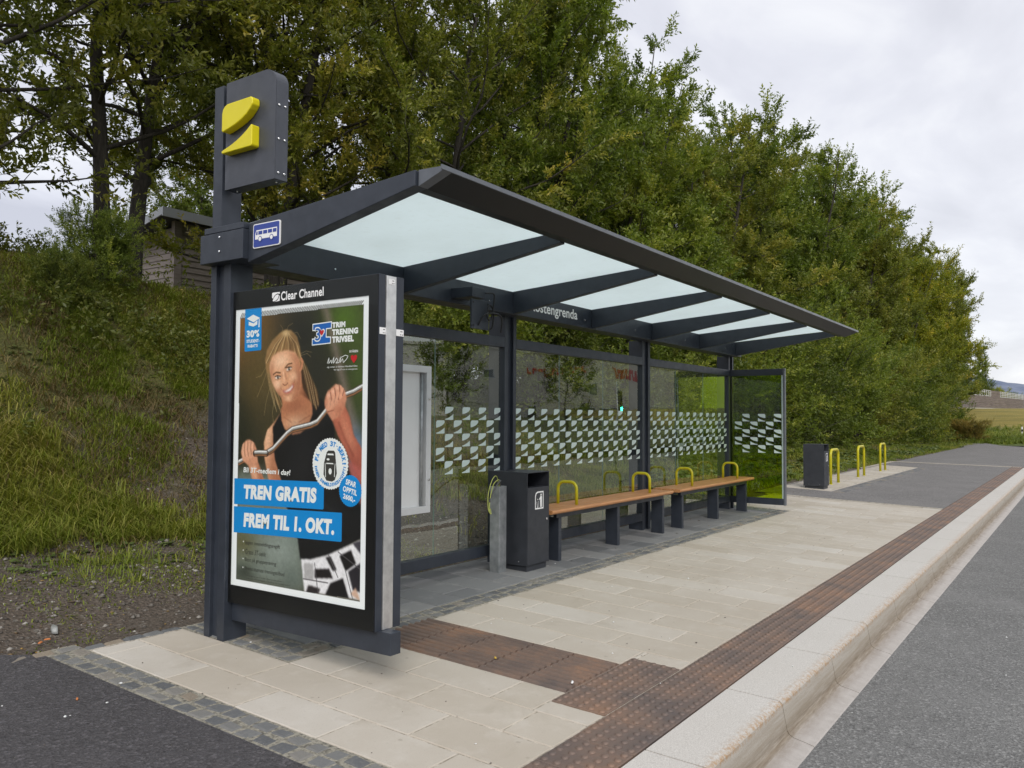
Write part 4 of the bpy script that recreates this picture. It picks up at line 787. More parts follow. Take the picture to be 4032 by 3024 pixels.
# ------------------------------------------------------------------ litter bins
def make_bin():
    b = empty('litter_bin', (0, 0, 0)); Wd, Dp, H0, H1 = .37, .41, .05, .893; B_ = M['bin']
    g = MB(); g.box(0, .006, 0, Dp, H0, H1); g.box(Wd-.006, Wd, 0, Dp, H0, H1); g.box(.006, Wd-.006, Dp-.006, Dp, H0, H1); g.box(.006, Wd-.006, .001, Dp-.006, H1-.008, H1-.001); g.box(.006, Wd-.006, .01, Dp-.006, H0, H0+.006)
    body = part(g, 'body', B_, b, .002)
    g = MB(); g.box(.009, Wd-.009, -.001, .012, H0+.004, .752); d = part(g, 'door', B_, b, .002)
    g = MB(); g.box(.008, Wd-.008, .013, .10, .748, .752); part(g, 'inner_rim', M['bin'], b)
    g = MB(); g.box(.008, Wd-.008, .02, Dp-.01, .60, .604); part(g, 'inner_floor', M['bin'], b)
    g = MB(); g.box(.02, Wd-.02, .02, Dp-.02, -.02, H0-.001); part(g, 'plinth', B_, b, .002)
    g = MB(); g.cyl((Wd-.05, -.001, .45), (Wd-.05, -.010, .45), .011, 12); part(g, 'lock', M['chrome'], d)
    g = MB(); F = lambda u, v, k=0: (u, -.0020-k*.0007, v)
    def fp(pts, k, mi): g.m = mi; g.add([F(p[0], p[1], k) for p in pts], [tuple(range(len(pts)))])
    x0, x1, z0, z1 = .125, .268, .55, .712
    fp([(x0, z0), (x1, z0), (x1, z1), (x0+.04, z1), (x0+.012, z1-.012), (x0, z1-.04)], 0, 0); fp([(x0+.012, z0+.012), (x1-.012, z0+.012), (x1-.012, z1-.012), (x0+.045, z1-.012), (x0+.022, z1-.022), (x0+.012, z1-.045)], 1, 1)
    cc = lambda cu, cv, r_: [(cu+r_*math.cos(R(t)), cv+r_*math.sin(R(t))) for t in range(0, 360, 30)]
    fp(cc(.224, .680, .011), 2, 0); fp([(.208, .566), (.221, .566), (.2225, .612), (.224, .612), (.226, .566), (.239, .566), (.240, .660), (.232, .668), (.214, .668), (.200, .650), (.188, .640), (.190, .632), (.206, .640), (.208, .640)], 2, 0)
    fp([(.150, .620), (.154, .620), (.164, .572), (.172, .572), (.176, .625), (.180, .625), (.177, .566), (.160, .566)], 2, 0); fp(cc(.168, .640, .006), 2, 0)
    part(g, 'pictogram', [M['white'], M['bin']], d)
    for y_ in (.09, .30): g = MB(); g.cyl((-.001, y_, .085), (-.004, y_, .085), .006, 8); part(g, 'rivet', M['chrome'], body)
    return b
GN = 'dark square litter bins with white pictogram'
lb = make_bin(); lb.location = (6.252, 4.165, -.006); tag(lb, 'dark litter bin beside the bench inside the shelter', 'litter bin', GN)
l2 = copy_tree(lb); l2.location = (17.19, 4.315, 0.0); tag(l2, 'dark litter bin beside the yellow bike stands', 'litter bin', GN)
# galvanised stub with loose cables
cs = empty('cable_post', (6.11, 4.38, 0)); tag(cs, 'short galvanised cable post with yellow-green wires spilling from its top', 'cable post')
g = MB(); g.box(6.055, 6.060, 4.338, 4.44, -.03, .765); g.box(6.0605, 6.170, 4.338, 4.343, -.03, .765); g.box(6.165, 6.170, 4.3435, 4.44, -.03, .765); part(g, 'channel', M['galv'], cs, .0015)
wg = Mat('yellow_green_wire', (.42, .46, .10), .45).m; gw = Mat('grey_cable', (.09, .09, .088), .5).m
for pth, r_, mt in (([(6.10, 4.38, .6), (6.08, 4.37, .80), (5.99, 4.33, .865), (5.86, 4.28, .83), (5.77, 4.25, .72), (5.745, 4.23, .60), (5.77, 4.22, .555), (5.775, 4.23, .60)], .004, wg), ([(6.11, 4.38, .6), (6.09, 4.36, .79), (6.0, 4.31, .83), (5.87, 4.27, .795), (5.78, 4.24, .67), (5.755, 4.225, .57)], .004, wg), ([(6.12, 4.38, .6), (6.10, 4.36, .78), (6.03, 4.31, .82), (5.90, 4.27, .765), (5.79, 4.24, .68), (5.77, 4.235, .655)], .008, gw)):
    g = MB(); g.tube(bez(pth), r_, 7); part(g, 'wire', mt, cs)
# ------------------------------------------------------------------ bike stands
def make_stand():
    b = empty('bike_stand', (0, 0, 0)); r_ = .13; H = .735; wd = .66
    pth = [(0, 0, -.05), (0, 0, H-r_)]+[(r_-r_*math.cos(R(t)), 0, H-r_+r_*math.sin(R(t))) for t in range(15, 91, 15)]+[(wd-r_+r_*math.sin(R(t)), 0, H-r_+r_*math.cos(R(t))) for t in range(0, 91, 15)]+[(wd, 0, -.05)]
    g = MB(); g.tube(pth, .030, 14); part(g, 'hoop', M['yellow'], b)
    for x in (0, wd): g = MB(); g.cyl((x, 0, -.02), (x, 0, .006), .042, 14); part(g, 'foot_ring', M['yellow'], b)
    return b
GS = 'yellow hoop bike stands in a row'
for k, (x, y, lab) in enumerate(((18.58, 4.53, 'yellow hoop bike stand closest to the litter bin'), (21.37, 4.57, 'yellow hoop bike stand in the middle of the row'), (24.23, 4.61, 'yellow hoop bike stand farthest from the litter bin'))):
    o = make_stand() if k == 0 else copy_tree(o); o.location = (x, y, G(y)); tag(o, lab, 'bike stand', GS)
# ------------------------------------------------------------------ vegetation
rg = np.random.default_rng(11)
def unit(a): return a/np.maximum(np.linalg.norm(a, axis=-1, keepdims=True), 1e-9)
def leaf_geo(P, D, Nn, Ln, Wd, tint):
    """folded leaf of two triangles each side of the midrib, pointed at both ends"""
    S = unit(np.cross(D, Nn)); Nn = np.cross(S, D); n = len(P)
    mid = P+D*(Ln*.45)[:, None]; a = mid+S*(Wd*.5)[:, None]+Nn*(Wd*.16)[:, None]; b = mid-S*(Wd*.5)[:, None]+Nn*(Wd*.16)[:, None]
    tip = P+D*Ln[:, None]-Nn*(Ln*.10)[:, None]
    V = np.stack([P, a, tip, b], 1).reshape(-1, 3); i = np.arange(n)*4
    F = np.concatenate([np.stack([i, i+1, i+2], -1), np.stack([i, i+2, i+3], -1)]); return V, F, np.repeat(tint, 4)
def twig_leaves(TB, TD, TL, rg, k1=7, nl=15, L0=.075, wr=.42, upb=.30, spread=.85, tw=(.22, .55), tint0=.42):
    n = len(TB); s = rg.uniform(.25, 1.0, (n, k1)); B = TB[:, None]+TD[:, None]*(TL[:, None]*s)[..., None]
    Dq = unit(TD[:, None]+rg.normal(0, spread*.55, (n, k1, 3))+np.array([0, 0, upb])); Lq = rg.uniform(*tw, (n, k1))
    tt = tint0+rg.normal(0, .10, n)[:, None]+rg.normal(0, .06, (n, k1))
    B = B.reshape(-1, 3); Dq = Dq.reshape(-1, 3); Lq = Lq.ravel(); tt = tt.ravel(); m = len(B)
    t = (np.arange(nl)+.5)/nl; t = t[None, :]+rg.uniform(-.03, .03, (m, nl))
    P = B[:, None]+Dq[:, None]*(Lq[:, None]*t)[..., None]
    perp = unit(np.cross(Dq[:, None]+np.zeros((m, nl, 3)), rg.normal(0, 1, (m, nl, 3))))
    LD = unit(Dq[:, None]*.75+perp*.85+np.array([0, 0, -.05])+rg.normal(0, .15, (m, nl, 3)))
    NN = unit(np.array([0, 0, .75])+rg.normal(0, .75, (m, nl, 3)))
    Ln = L0*rg.uniform(.65, 1.25, (m, nl)); tint = np.clip(tt[:, None]+rg.normal(0, .09, (m, nl)), 0, 1)
    return leaf_geo(P.reshape(-1, 3), LD.reshape(-1, 3), NN.reshape(-1, 3), Ln.ravel(), (Ln*wr*rg.uniform(.85, 1.15, Ln.shape)).ravel(), tint.ravel()), (B, Dq, Lq)
def gen_tree(seed, H, Rr, t0, stems, nb=20, ntw=9, prof='oval', k1=7, nl=15, L0=.075, r0=.14, lean=.16, sweep=.55, dl=-.45):
    rg = np.random.default_rng(seed); tr = MB(); TB, TD, TL = [], [], []
    for s in range(stems):
        az = 6.283*(s+rg.uniform(-.25, .25))/max(stems, 1); ln = lean*rg.uniform(.6, 1.3)*H if stems > 1 else .03*H
        hh = H*rg.uniform(.82, 1.0); pts = []
        for q in range(9):
            t = q/8; pts.append(Vector((math.cos(az)*ln*t**1.2+rg.normal(0, .05)*t*H*.12, math.sin(az)*ln*t**1.2+rg.normal(0, .05)*t*H*.12, hh*t-.25*(q == 0))))
        if stems == 2: pts = [p+Vector((math.cos(az)*.30, math.sin(az)*.30, 0)) for p in pts]
        rr_ = r0*rg.uniform(.75, 1.1); tr.tube(pts, [max(.012, rr_*(1-.88*q/8)*(1.25 if q == 0 else 1)) for q in range(9)], 8)
        n_ = nb if stems < 3 else int(nb*.8)
        for b in range(n_):
            t = t0+(1-t0)*((b+rg.uniform(0, 1))/n_)**.9; t = min(t, .985); k = int(t*8); fr = t*8-k; p = pts[k].lerp(pts[min(k+1, 8)], fr)
            sh = {'oval': math.sin(math.pi*min(1, (t-t0)/(1-t0)*.80+.22))**.75, 'cone': (1.06-t)**.6, 'bush': (1.02-t)**.35}[prof]
            a2 = 2.4*b+az+rg.uniform(-.5, .5); out = Rr*sh*rg.uniform(.62, 1.12); el = rg.uniform(dl, .75)+.6*t
            q_ = [p]; d = Vector((math.cos(a2), math.sin(a2), math.sin(el)*.8)).normalized(); c = p.copy(); ns = 6
            for j in range(ns):
                d = (d+Vector((rg.normal(0, .16), rg.normal(0, .16), .10*sweep+rg.normal(0, .10)))).normalized(); c = c+d*(out/ns); q_.append(c.copy())
            rb = max(.007, rr_*(1-.85*t)*.42); tr.tube(q_, [max(.004, rb*(1-.85*j/ns)) for j in range(ns+1)], 5, False)
            m_ = max(3, int(ntw*(out/Rr+.25)))
            for j in range(m_):
                u = .18+.82*(j+rg.uniform(0, 1))/m_; kk = min(int(u*ns), ns-1); pb = q_[kk].lerp(q_[kk+1], u*ns-kk); dd = (q_[kk+1]-q_[kk]).normalized()
                rv = Vector(rg.normal(0, 1, 3)); dd = (dd*.75+rv*.45+Vector((0, 0, .25))).normalized(); l_ = rg.uniform(.35, .95)*min(1, .45+Rr*.25)
                TB.append(pb); TD.append(dd); TL.append(l_)
                if j % 2 == 0: tr.tube([pb, pb+dd*l_*.5+Vector((0, 0, .02)), pb+dd*l_], [.006, .0045, .002], 3, False)
    (V, F, T), _ = twig_leaves(np.array([tuple(x) for x in TB]), np.array([tuple(x) for x in TD]), np.array(TL), rg, k1, nl, L0)
    # slow hue drift through the crown: some boughs yellower than others
    T = np.clip(T+(vnoise(V[:, 0]*.7+V[:, 2]*.5, V[:, 1]*.7+V[:, 2]*.3, seed)-.5)*.34+(vnoise(V[:, 0]*2.1+V[:, 2]*.9, V[:, 1]*2.1-V[:, 2]*1.3, seed+50)-.5)*.5, 0, 1)
    return tr, V, F, T
def proto(name, seed, *a, **k):
    tr, V, F, T = gen_tree(seed, *a, **k)
    t = tr.build(name+'_trunk', M['bark']).data; o = np_mesh(name+'_crown', V, F, M['leaf'], {'tint': ('FLOAT', T)})
    c = o.data
    for ob in [x for x in bpy.data.objects if x.data in (t, c)]: bpy.data.objects.remove(ob)
    return t, c
PR = {'tall': proto('tall', 1, 10, 4.2, .19, 2, 38, 14, L0=.10, r0=.17, lean=.09, dl=.0), 'tall2': proto('tall2', 2, 10, 3.6, .13, 3, 30, 14, L0=.10, r0=.13, lean=.2, dl=-.1),
      'thick': proto('thick', 3, 10, 3.2, .02, 4, 28, 13, 'oval', k1=8, L0=.108, r0=.12), 'thick2': proto('thick2', 4, 10, 3.0, .02, 5, 24, 13, 'oval', k1=8, L0=.108, r0=.10, lean=.2),
      'spire': proto('spire', 5, 10, 2.5, .04, 3, 30, 12, 'cone', k1=8, L0=.108, r0=.12, lean=.08),
      'airy': proto('airy', 12, 10, 4.3, .03, 3, 32, 11, k1=7, nl=13, L0=.10, r0=.12, lean=.12, dl=-.25),
      'bush': proto('bush', 6, 3.2, 2.0, .02, 6, 16, 10, 'bush', k1=6, nl=13, L0=.085, r0=.045, lean=.3), 'bush2': proto('bush2', 7, 3.0, 2.2, .02, 7, 14, 10, 'bush', k1=6, nl=13, L0=.085, r0=.04, lean=.42),
      'young': proto('young', 8, 5.0, 1.5, .38, 1, 26, 9, 'oval', k1=3, nl=10, L0=.12, r0=.06)}
def plant(name, cat, label, kind, x, y, z, s, rz, tint=(1, 1, 1), group=None, sz=None):
    o = empty(name, (x, y, z), rz); o.scale = (s, s, sz or s); tag(o, label, cat, group)
    t, c = PR[kind]
    for nm, me in (('trunk', t), ('crown', c)):
        q = bpy.data.objects.new(nm, me); C.objects.link(q); q.parent = o; q.color = tuple(tint)+(1,)
    return o
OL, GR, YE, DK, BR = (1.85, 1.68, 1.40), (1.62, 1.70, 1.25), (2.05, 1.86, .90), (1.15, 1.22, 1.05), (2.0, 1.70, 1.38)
GT = 'willow-like trees along the top of the bank'
TREES = [('tall', 7.1, 12.6, 1.0, 0.3, OL, 'two-stemmed dark tree on the bank crest left of the grey shed'), ('airy', 3.7, 11.9, 1.05, 1.9, BR, 'olive tree on the bank at the left edge of the photo'),
 ('tall2', 9.9, 12.2, 1.0, 4.0, BR, 'brownish tree on the bank rising behind the stop sign'), ('tall', 13.0, 11.2, .98, 2.2, OL, 'olive tree rising above the near end of the shelter roof'),
 ('thick', 16.6, 11.0, 1.02, .7, GR, 'tall green tree whose top touches the upper edge of the photo beside the sky'), ('thick2', 20.2, 10.8, .98, 3.0, GR, 'first pointed green tree on the skyline right of the tallest one'),
 ('spire', 23.6, 10.6, 1.0, 1.2, GR, 'slim green tree above the middle of the shelter roof'), ('thick', 27.0, 10.4, 1.06, 5.1, OL, 'broad olive-green tree above the shelter roof'),
 ('spire', 31.6, 10.8, 1.24, 2.6, GR, 'tall spire-topped tree above the far end of the roof'), ('thick2', 35.4, 10.0, 1.08, 4.2, GR, 'dense dark green tree just beyond the roof tip'),
 ('spire', 40.5, 10.9, 1.36, .4, OL, 'see-through tall tree with sparse crown on the skyline'), ('thick', 45.0, 9.8, 1.14, 1.1, OL, 'olive green tree beyond the sparse tall one'),
 ('spire', 50.0, 10.8, 1.48, 3.3, GR, 'last tall pointed tree before the skyline drops'), ('thick2', 54.5, 9.7, 1.12, 2.0, YE, 'yellowish green tree in the far half of the row'),
 ('thick', 61.0, 9.9, 1.28, 4.4, YE, 'broad yellow-green tree above the bike stands'), ('thick2', 68.0, 9.8, 1.24, .9, OL, 'rounded olive tree second from the far end of the row'),
 ('thick', 78.0, 10.4, 1.15, 2.9, GR, 'rounded green tree at the far end of the row beside the open sky')]
TOPZ = {16.6: 13.6, 20.2: 12.0, 23.6: 11.0, 27.0: 12.0, 31.6: 14.2, 35.4: 12.9, 40.5: 15.3, 45.0: 13.2, 50.0: 15.7, 54.5: 12.7, 61.0: 13.4, 68.0: 13.6, 78.0: 13.9, 17.6: 13.6, 19.5: 13.6, 26.5: 14.0, 35.0: 14.5, 45.5: 15.5, 74.0: 17.0, 92.0: 18.2}
HT = {k: max(v.co.z for v in PR[k][1].vertices) for k in PR}
def grow(kd, x, y, s): z = float(hbank(min(x, 60), y))-.1; return z, (TOPZ[x]-z)/HT[kd] if x in TOPZ else s
for kd, x, y, s, rz, tn, lab in TREES: z, sz = grow(kd, x, y, s); plant('tree', 'tree', lab, kd, x, y, z, min(s, sz*1.1), rz, tn, GT, sz)
GB2 = 'trees standing behind the front row'
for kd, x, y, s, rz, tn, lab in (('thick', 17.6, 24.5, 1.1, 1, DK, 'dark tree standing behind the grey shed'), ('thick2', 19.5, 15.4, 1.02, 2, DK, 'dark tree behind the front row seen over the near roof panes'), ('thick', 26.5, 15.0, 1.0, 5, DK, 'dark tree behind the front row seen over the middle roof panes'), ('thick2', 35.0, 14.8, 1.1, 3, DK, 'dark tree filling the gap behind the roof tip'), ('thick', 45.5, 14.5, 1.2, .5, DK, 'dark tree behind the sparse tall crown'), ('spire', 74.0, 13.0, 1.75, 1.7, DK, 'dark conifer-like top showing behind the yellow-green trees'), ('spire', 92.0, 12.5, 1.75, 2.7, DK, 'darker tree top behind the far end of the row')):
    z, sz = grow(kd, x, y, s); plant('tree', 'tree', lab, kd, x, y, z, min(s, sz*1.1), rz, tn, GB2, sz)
GU = 'bushes at the foot of the tree row'
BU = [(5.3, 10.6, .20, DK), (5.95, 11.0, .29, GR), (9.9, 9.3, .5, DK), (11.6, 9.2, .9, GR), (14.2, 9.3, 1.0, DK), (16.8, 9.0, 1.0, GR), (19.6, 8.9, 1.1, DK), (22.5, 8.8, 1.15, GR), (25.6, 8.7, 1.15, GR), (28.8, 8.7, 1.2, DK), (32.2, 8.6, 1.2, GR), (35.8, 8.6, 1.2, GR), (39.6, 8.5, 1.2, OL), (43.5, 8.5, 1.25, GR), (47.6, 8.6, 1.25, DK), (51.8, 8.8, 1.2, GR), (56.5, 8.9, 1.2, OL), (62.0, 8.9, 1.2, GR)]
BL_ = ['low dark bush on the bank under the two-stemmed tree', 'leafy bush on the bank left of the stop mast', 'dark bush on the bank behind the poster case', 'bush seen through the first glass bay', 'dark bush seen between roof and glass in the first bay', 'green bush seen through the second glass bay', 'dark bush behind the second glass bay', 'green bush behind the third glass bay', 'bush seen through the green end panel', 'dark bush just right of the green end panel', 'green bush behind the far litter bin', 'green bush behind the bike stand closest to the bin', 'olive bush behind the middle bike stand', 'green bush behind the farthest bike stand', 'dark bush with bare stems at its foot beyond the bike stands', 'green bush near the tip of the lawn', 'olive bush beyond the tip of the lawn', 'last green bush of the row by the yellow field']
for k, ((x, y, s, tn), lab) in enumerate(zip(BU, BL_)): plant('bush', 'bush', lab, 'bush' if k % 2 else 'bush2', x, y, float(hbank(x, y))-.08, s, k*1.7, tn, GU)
# grass: blades in tufts
def blades(name, n, area, lmin, lmax, per=11, dens=None, tint0=.42, w0=.006, mat='grass', tz=0):
    x0, x1, y0, y1 = area; m = n//per; x = rg.uniform(x0, x1, m*4); y = rg.uniform(y0, y1, m*4)
    keep = rg.random(m*4) < (dens(x, y) if dens else 1); x, y = x[keep][:m], y[keep][:m]; m = len(x)
    big = rg.uniform(.6, 1.3, m)*(.7+.6*vnoise(x*.7, y*.7, 21)); tt = tint0+(vnoise(x*.6, y*.6, 22)-.5)*.6+rg.normal(0, .08, m)
    az = rg.uniform(0, 6.283, (m, per)); ln = rg.uniform(lmin, lmax, (m, per))*big[:, None]; ben = rg.uniform(.5, 1.75, (m, per))+(.6 if mat == 'thatch' else 0)
    px = x[:, None]+rg.normal(0, .055, (m, per)); py = y[:, None]+rg.normal(0, .055, (m, per)); pz = hbank(px, py)-.01
    P = np.stack([px, py, pz], -1).reshape(-1, 3); az, ln, ben = az.ravel(), ln.ravel(), ben.ravel()
    D = np.stack([np.cos(az), np.sin(az), 0*az], -1); U_ = np.array([0, 0, 1.]); S = np.stack([-np.sin(az), np.cos(az), 0*az], -1)*(w0*rg.uniform(.6, 1.4, len(az)))[:, None]
    mid = P+(U_*.62+D*(ben*.30)[:, None])*ln[:, None]; tip = P+(U_*(1-ben*.45)[:, None]+D*(ben*.85)[:, None])*ln[:, None]
    V = np.stack([P-S, P+S, mid-S*.75, mid+S*.75, tip], 1).reshape(-1, 3); i = np.arange(len(P))*5
    F = np.concatenate([np.stack([i, i+1, i+3], -1), np.stack([i, i+3, i+2], -1), np.stack([i+2, i+3, i+4], -1)])
    T = np.clip(np.repeat(np.repeat(tt, per)+rg.normal(0, .1, m*per), 5), 0, 1)
    return tag(np_mesh(name, V, F, M[mat], {'tint': ('FLOAT', T)}), kind='stuff')
def dn(x, y): return np.clip(grassy(x, y)*1.3*np.clip(vnoise(x*.85, y*.85, 31)*4.4-1.75, .02, 1)*np.clip(vnoise(x*3.3, y*3.3, 33)*3-.8, .03, 1)*(1-.9*np.exp(-((x-2.9)/1.0)**2-((y-8.6)/1.1)**2)), .012, 1)
o = blades('bank_grass', 150000, (.6, 13.5, 5.7, 12.3), .05, .19, 12, dn, .56, .0042); tag(o, 'rough green and yellow grass growing on the bank', 'grass')
o = blades('dry_grass', 60000, (.6, 13.5, 6.2, 12.3), .05, .16, 10, lambda x, y: np.clip((y-6.6)/.8, 0, 1)*np.clip(1.5*vnoise(x*1.6, y*1.6, 71), .1, 1), .5, .004, 'thatch'); tag(o, 'dry brown grass thatch lying between the green tufts on the bank', 'dry grass')
o = blades('grass_tufts', 16000, (1.2, 8, 6.9, 8.3), .12, .30, 26, lambda x, y: np.clip(vnoise(x*1.4+9, y*1.4, 91)*3-1.4, .01, 1), .62, .0045); tag(o, 'bright long grass tufts at the foot of the bank', 'grass')
o = blades('mossy_grass', 14000, (2.3, 6.5, 5.0, 7.6), .015, .05, 10, lambda x, y: np.clip(vnoise(x*1.2+5, y*1.5, 61)*2.4-.75, 0, 1)*np.clip((x-2.2)/1.5, .1, 1), .5, .004); tag(o, 'thin mossy grass on the trodden earth beside the mast', 'grass')
o = blades('lawn_grass', 80000, (12.0, 56, 5.25, 9.2), .05, .13, 12, lambda x, y: np.clip(1.25-.012*x, .3, 1)*np.clip((y-5.2)/.25, 0, 1), .50, .007); tag(o, 'short grass strip between the path and the bushes', 'grass')
o = blades('far_verge_grass', 26000, (50, 70, -8, 8), .2, .5, 10, lambda x, y: np.clip((x-56)/3, 0, 1)*np.clip((69-x)/6, 0, 1), .5, .014); tag(o, 'rough green grass along the edge of the yellow field', 'grass')
V_ = np.array([v.co[:] for v in o.data.vertices]); base_ = hbank(V_[:, 0], V_[:, 1]); V_[:, 2] += hfield(V_[:, 0], V_[:, 1])-base_*1.0; o.data.vertices.foreach_set('co', V_.astype(np.float32).ravel())
ux, uy = rg.uniform(1.5, 12.5, 5200), rg.uniform(7.6, 12.6, 5200); kp = rg.random(5200) < np.clip(vnoise(ux*.7+2, uy*.8, 55)*3-1.2, .01, 1)*np.clip((uy-7.4)/2.5, .1, 1); ux, uy = ux[kp], uy[kp]
(V_, F_, T_), _ = twig_leaves(np.stack([ux, uy, hbank(ux, uy)-.03], -1), unit(np.stack([rg.normal(0, .45, len(ux)), rg.normal(-.15, .45, len(ux)), np.ones(len(ux))], -1)), rg.uniform(.12, .48, len(ux)), rg, 3, 7, .062, .5, .25, 1.0, (.08, .22), .5)
tag(np_mesh('undergrowth', V_, F_, M['leaf'], {'tint': ('FLOAT', T_)}), 'low leafy undergrowth in patches between the grass on the bank', 'undergrowth', None, 'stuff')
# broad-leaved weeds: rosettes of round leaves
def weeds(name, n, area, sz, dens=None, tint0=.5):
    x0, x1, y0, y1 = area; x = rg.uniform(x0, x1, n*3); y = rg.uniform(y0, y1, n*3)
    keep = rg.random(n*3) < (dens(x, y) if dens else 1); x, y = x[keep][:n], y[keep][:n]; n = len(x); k = 7
    az = rg.uniform(0, 6.283, (n, k)); ln = sz*rg.uniform(.5, 1.2, (n, k)); rise = rg.uniform(.2, .7, (n, k))
    c = np.stack([x[:, None]+np.cos(az)*ln*.9, y[:, None]+np.sin(az)*ln*.9, hbank(x, y)[:, None]+ln*rise], -1).reshape(-1, 3)
    az, ln = az.ravel(), ln.ravel(); D = np.stack([np.cos(az), np.sin(az), rg.normal(-.1, .3, len(az))], -1); D = unit(D); S = np.stack([-np.sin(az), np.cos(az), rg.normal(0, .25, len(az))], -1); S = unit(S)
    ring = [(-.42, 0), (-.30, .36), (.05, .50), (.38, .34), (.60, 0), (.38, -.34), (.05, -.50), (-.30, -.36)]
    V = np.stack([c+np.array([0, 0, -.03])*0]+[c+D*(a*ln)[:, None]+S*(b*ln)[:, None]+np.array([0, 0, .10])*(abs(b)*ln)[:, None] for a, b in ring], 1).reshape(-1, 3)
    i = np.arange(len(c))*9; F = np.concatenate([np.stack([i, i+1+q, i+1+(q+1) % 8], -1) for q in range(8)])
    T = np.clip(np.repeat(tint0+rg.normal(0, .18, len(c)), 9), 0, 1)
    return tag(np_mesh(name, V, F, M['weed'], {'tint': ('FLOAT', T)}), kind='stuff')
o = weeds('lawn_weeds', 900, (11, 46, 5.6, 8.4), .105, lambda x, y: np.clip((vnoise(x*.55, y*.9, 41)-.38)*3.5, 0, 1)); tag(o, 'broad pale weed leaves in the grass behind the bike stands', 'weeds')
o = weeds('bank_weeds', 1500, (1.0, 12, 6.2, 12), .042, lambda x, y: np.clip((vnoise(x*.9, y*.9, 42)-.3)*2.5, 0, 1), .42); tag(o, 'small broad-leaved weeds among the bank grass', 'weeds')
# fallen leaves, twigs and stones on the bare ground
def scatter(name, n, area, s0, s1, mats, label, cat, zf, flat=.5, dens=None):
    x0, x1, y0, y1 = area; x = rg.uniform(x0, x1, n*2); y = rg.uniform(y0, y1, n*2); keep = rg.random(n*2) < (dens(x, y) if dens else 1); x, y = x[keep][:n], y[keep][:n]; n = len(x)
    s = s0*(s1/s0)**(rg.random(n)**2.2); z = zf(x, y); base = unit(np.array([(1, 0, 0), (-.5, .8, 0), (-.6, -.7, 0), (0, 0, 1), (.2, .1, -1), (.4, .9, .1)], float)*1.0)
    rot = rg.uniform(0, 6.283, n); cs, sn = np.cos(rot), np.sin(rot); V = []
    for b in base:
        q = b[None]*(1+rg.normal(0, .22, (n, 3))); q[:, 2] *= flat; xx = q[:, 0]*cs-q[:, 1]*sn*.7; yy = q[:, 0]*sn+q[:, 1]*cs*.7
        V.append(np.stack([x+xx*s, y+yy*s, z+q[:, 2]*s+s*.15], -1))
    V = np.stack(V, 1).reshape(-1, 3); i = np.arange(n)*6; F = np.concatenate([np.stack([i+a, i+b, i+c], -1) for a, b, c in ((0, 5, 3), (5, 1, 3), (1, 2, 3), (2, 0, 3), (5, 0, 4), (1, 5, 4), (2, 1, 4), (0, 2, 4))])
    o = np_mesh(name, V, F, mats, {'tint': ('FLOAT', np.repeat(rg.random(n), 6))}); return tag(o, label, cat, None, 'stuff')
m = Mat('stones', (.2, .18, .16), .85); at = m.n('ShaderNodeAttribute', attribute_name='tint'); m.col(m.ramp(at.outputs['Fac'], (0, (.05, .043, .036)), (.5, (.12, .105, .09)), (.85, (.22, .20, .175)), (1, (.42, .40, .36)))); M['stones'] = m.m
m = Mat('dry_leaves', (.2, .1, .04), .8); at = m.n('ShaderNodeAttribute', attribute_name='tint'); m.col(m.ramp(at.outputs['Fac'], (0, (.05, .033, .02)), (.5, (.13, .085, .045)), (.8, (.24, .16, .06)), (1, (.36, .22, .05)))); M['dry'] = m.m
scatter('loose_stones', 9000, (1.2, 9, 4.95, 8.2), .006, .030, M['stones'], 'loose stones and gravel on the bare earth left of the shelter', 'gravel', lambda x, y: hbank(x, y), .55)
scatter('fallen_leaves', 5200, (.8, 12, 4.95, 11.5), .010, .030, M['dry'], 'dry fallen leaves and bark bits on the bare earth', 'leaf litter', lambda x, y: hbank(x, y), .18)
scatter('pavement_grit', 260, (-1, 14, 2.1, 4.7), .003, .010, M['stones'], 'grit and crumbs of stone scattered on the paving', 'grit', lambda x, y: G(y)+.001, .6)
scatter('path_leaves', 160, (6.4, 30, 4.0, 5.3), .010, .025, M['dry'], 'dry leaf scraps on the shelter floor and beside the lawn', 'leaf litter', lambda x, y: G(y)+.003, .15)
scatter('white_flecks', 60, (-.5, 9, .2, 4.9), .006, .014, M['whiteboard'], 'tiny white and pale scraps on asphalt and paving', 'litter', lambda x, y: np.where(y < 1.19, -.33, np.where(y < 1.45, -5, G(y)+.002)), .5)
# a few scraps one can tell apart
def scrap(name, lab, cat, px, py, pz, sx, sy, mt, rz, h=.008):
    g = MB(); pts = [(-sx, -sy*.6), (-sx*.3, -sy), (sx*.8, -sy*.7), (sx, sy*.2), (sx*.4, sy), (-sx*.7, sy*.7)]
    c_, s_ = math.cos(rz), math.sin(rz); q = [(px+a*c_-b*s_, py+a*s_+b*c_) for a, b in pts]
    vs = [(a, b, pz+.001) for a, b in q]+[(px+(a-px)*.7, py+(b-py)*.7, pz+h*(1+.4*math.sin(k*2.3))) for k, (a, b) in enumerate(q)]
    g.add(vs, [tuple(range(6))[::-1], tuple(range(6, 12))]+[(k, (k+1) % 6, 6+(k+1) % 6, 6+k) for k in range(6)], True); return tag(g.build(name, mt), lab, cat)
om = Mat('orange_paper', (.55, .19, .06), .7).m
scrap('flattened_bottle', 'flattened clear plastic bottle on the bare earth by the asphalt corner', 'bottle', 2.68, 5.36, .02, .075, .022, Mat('clear_plastic', (.36, .37, .36), .2).m, 1.2, .03)
GC = 'orange scraps on the earth by the asphalt'
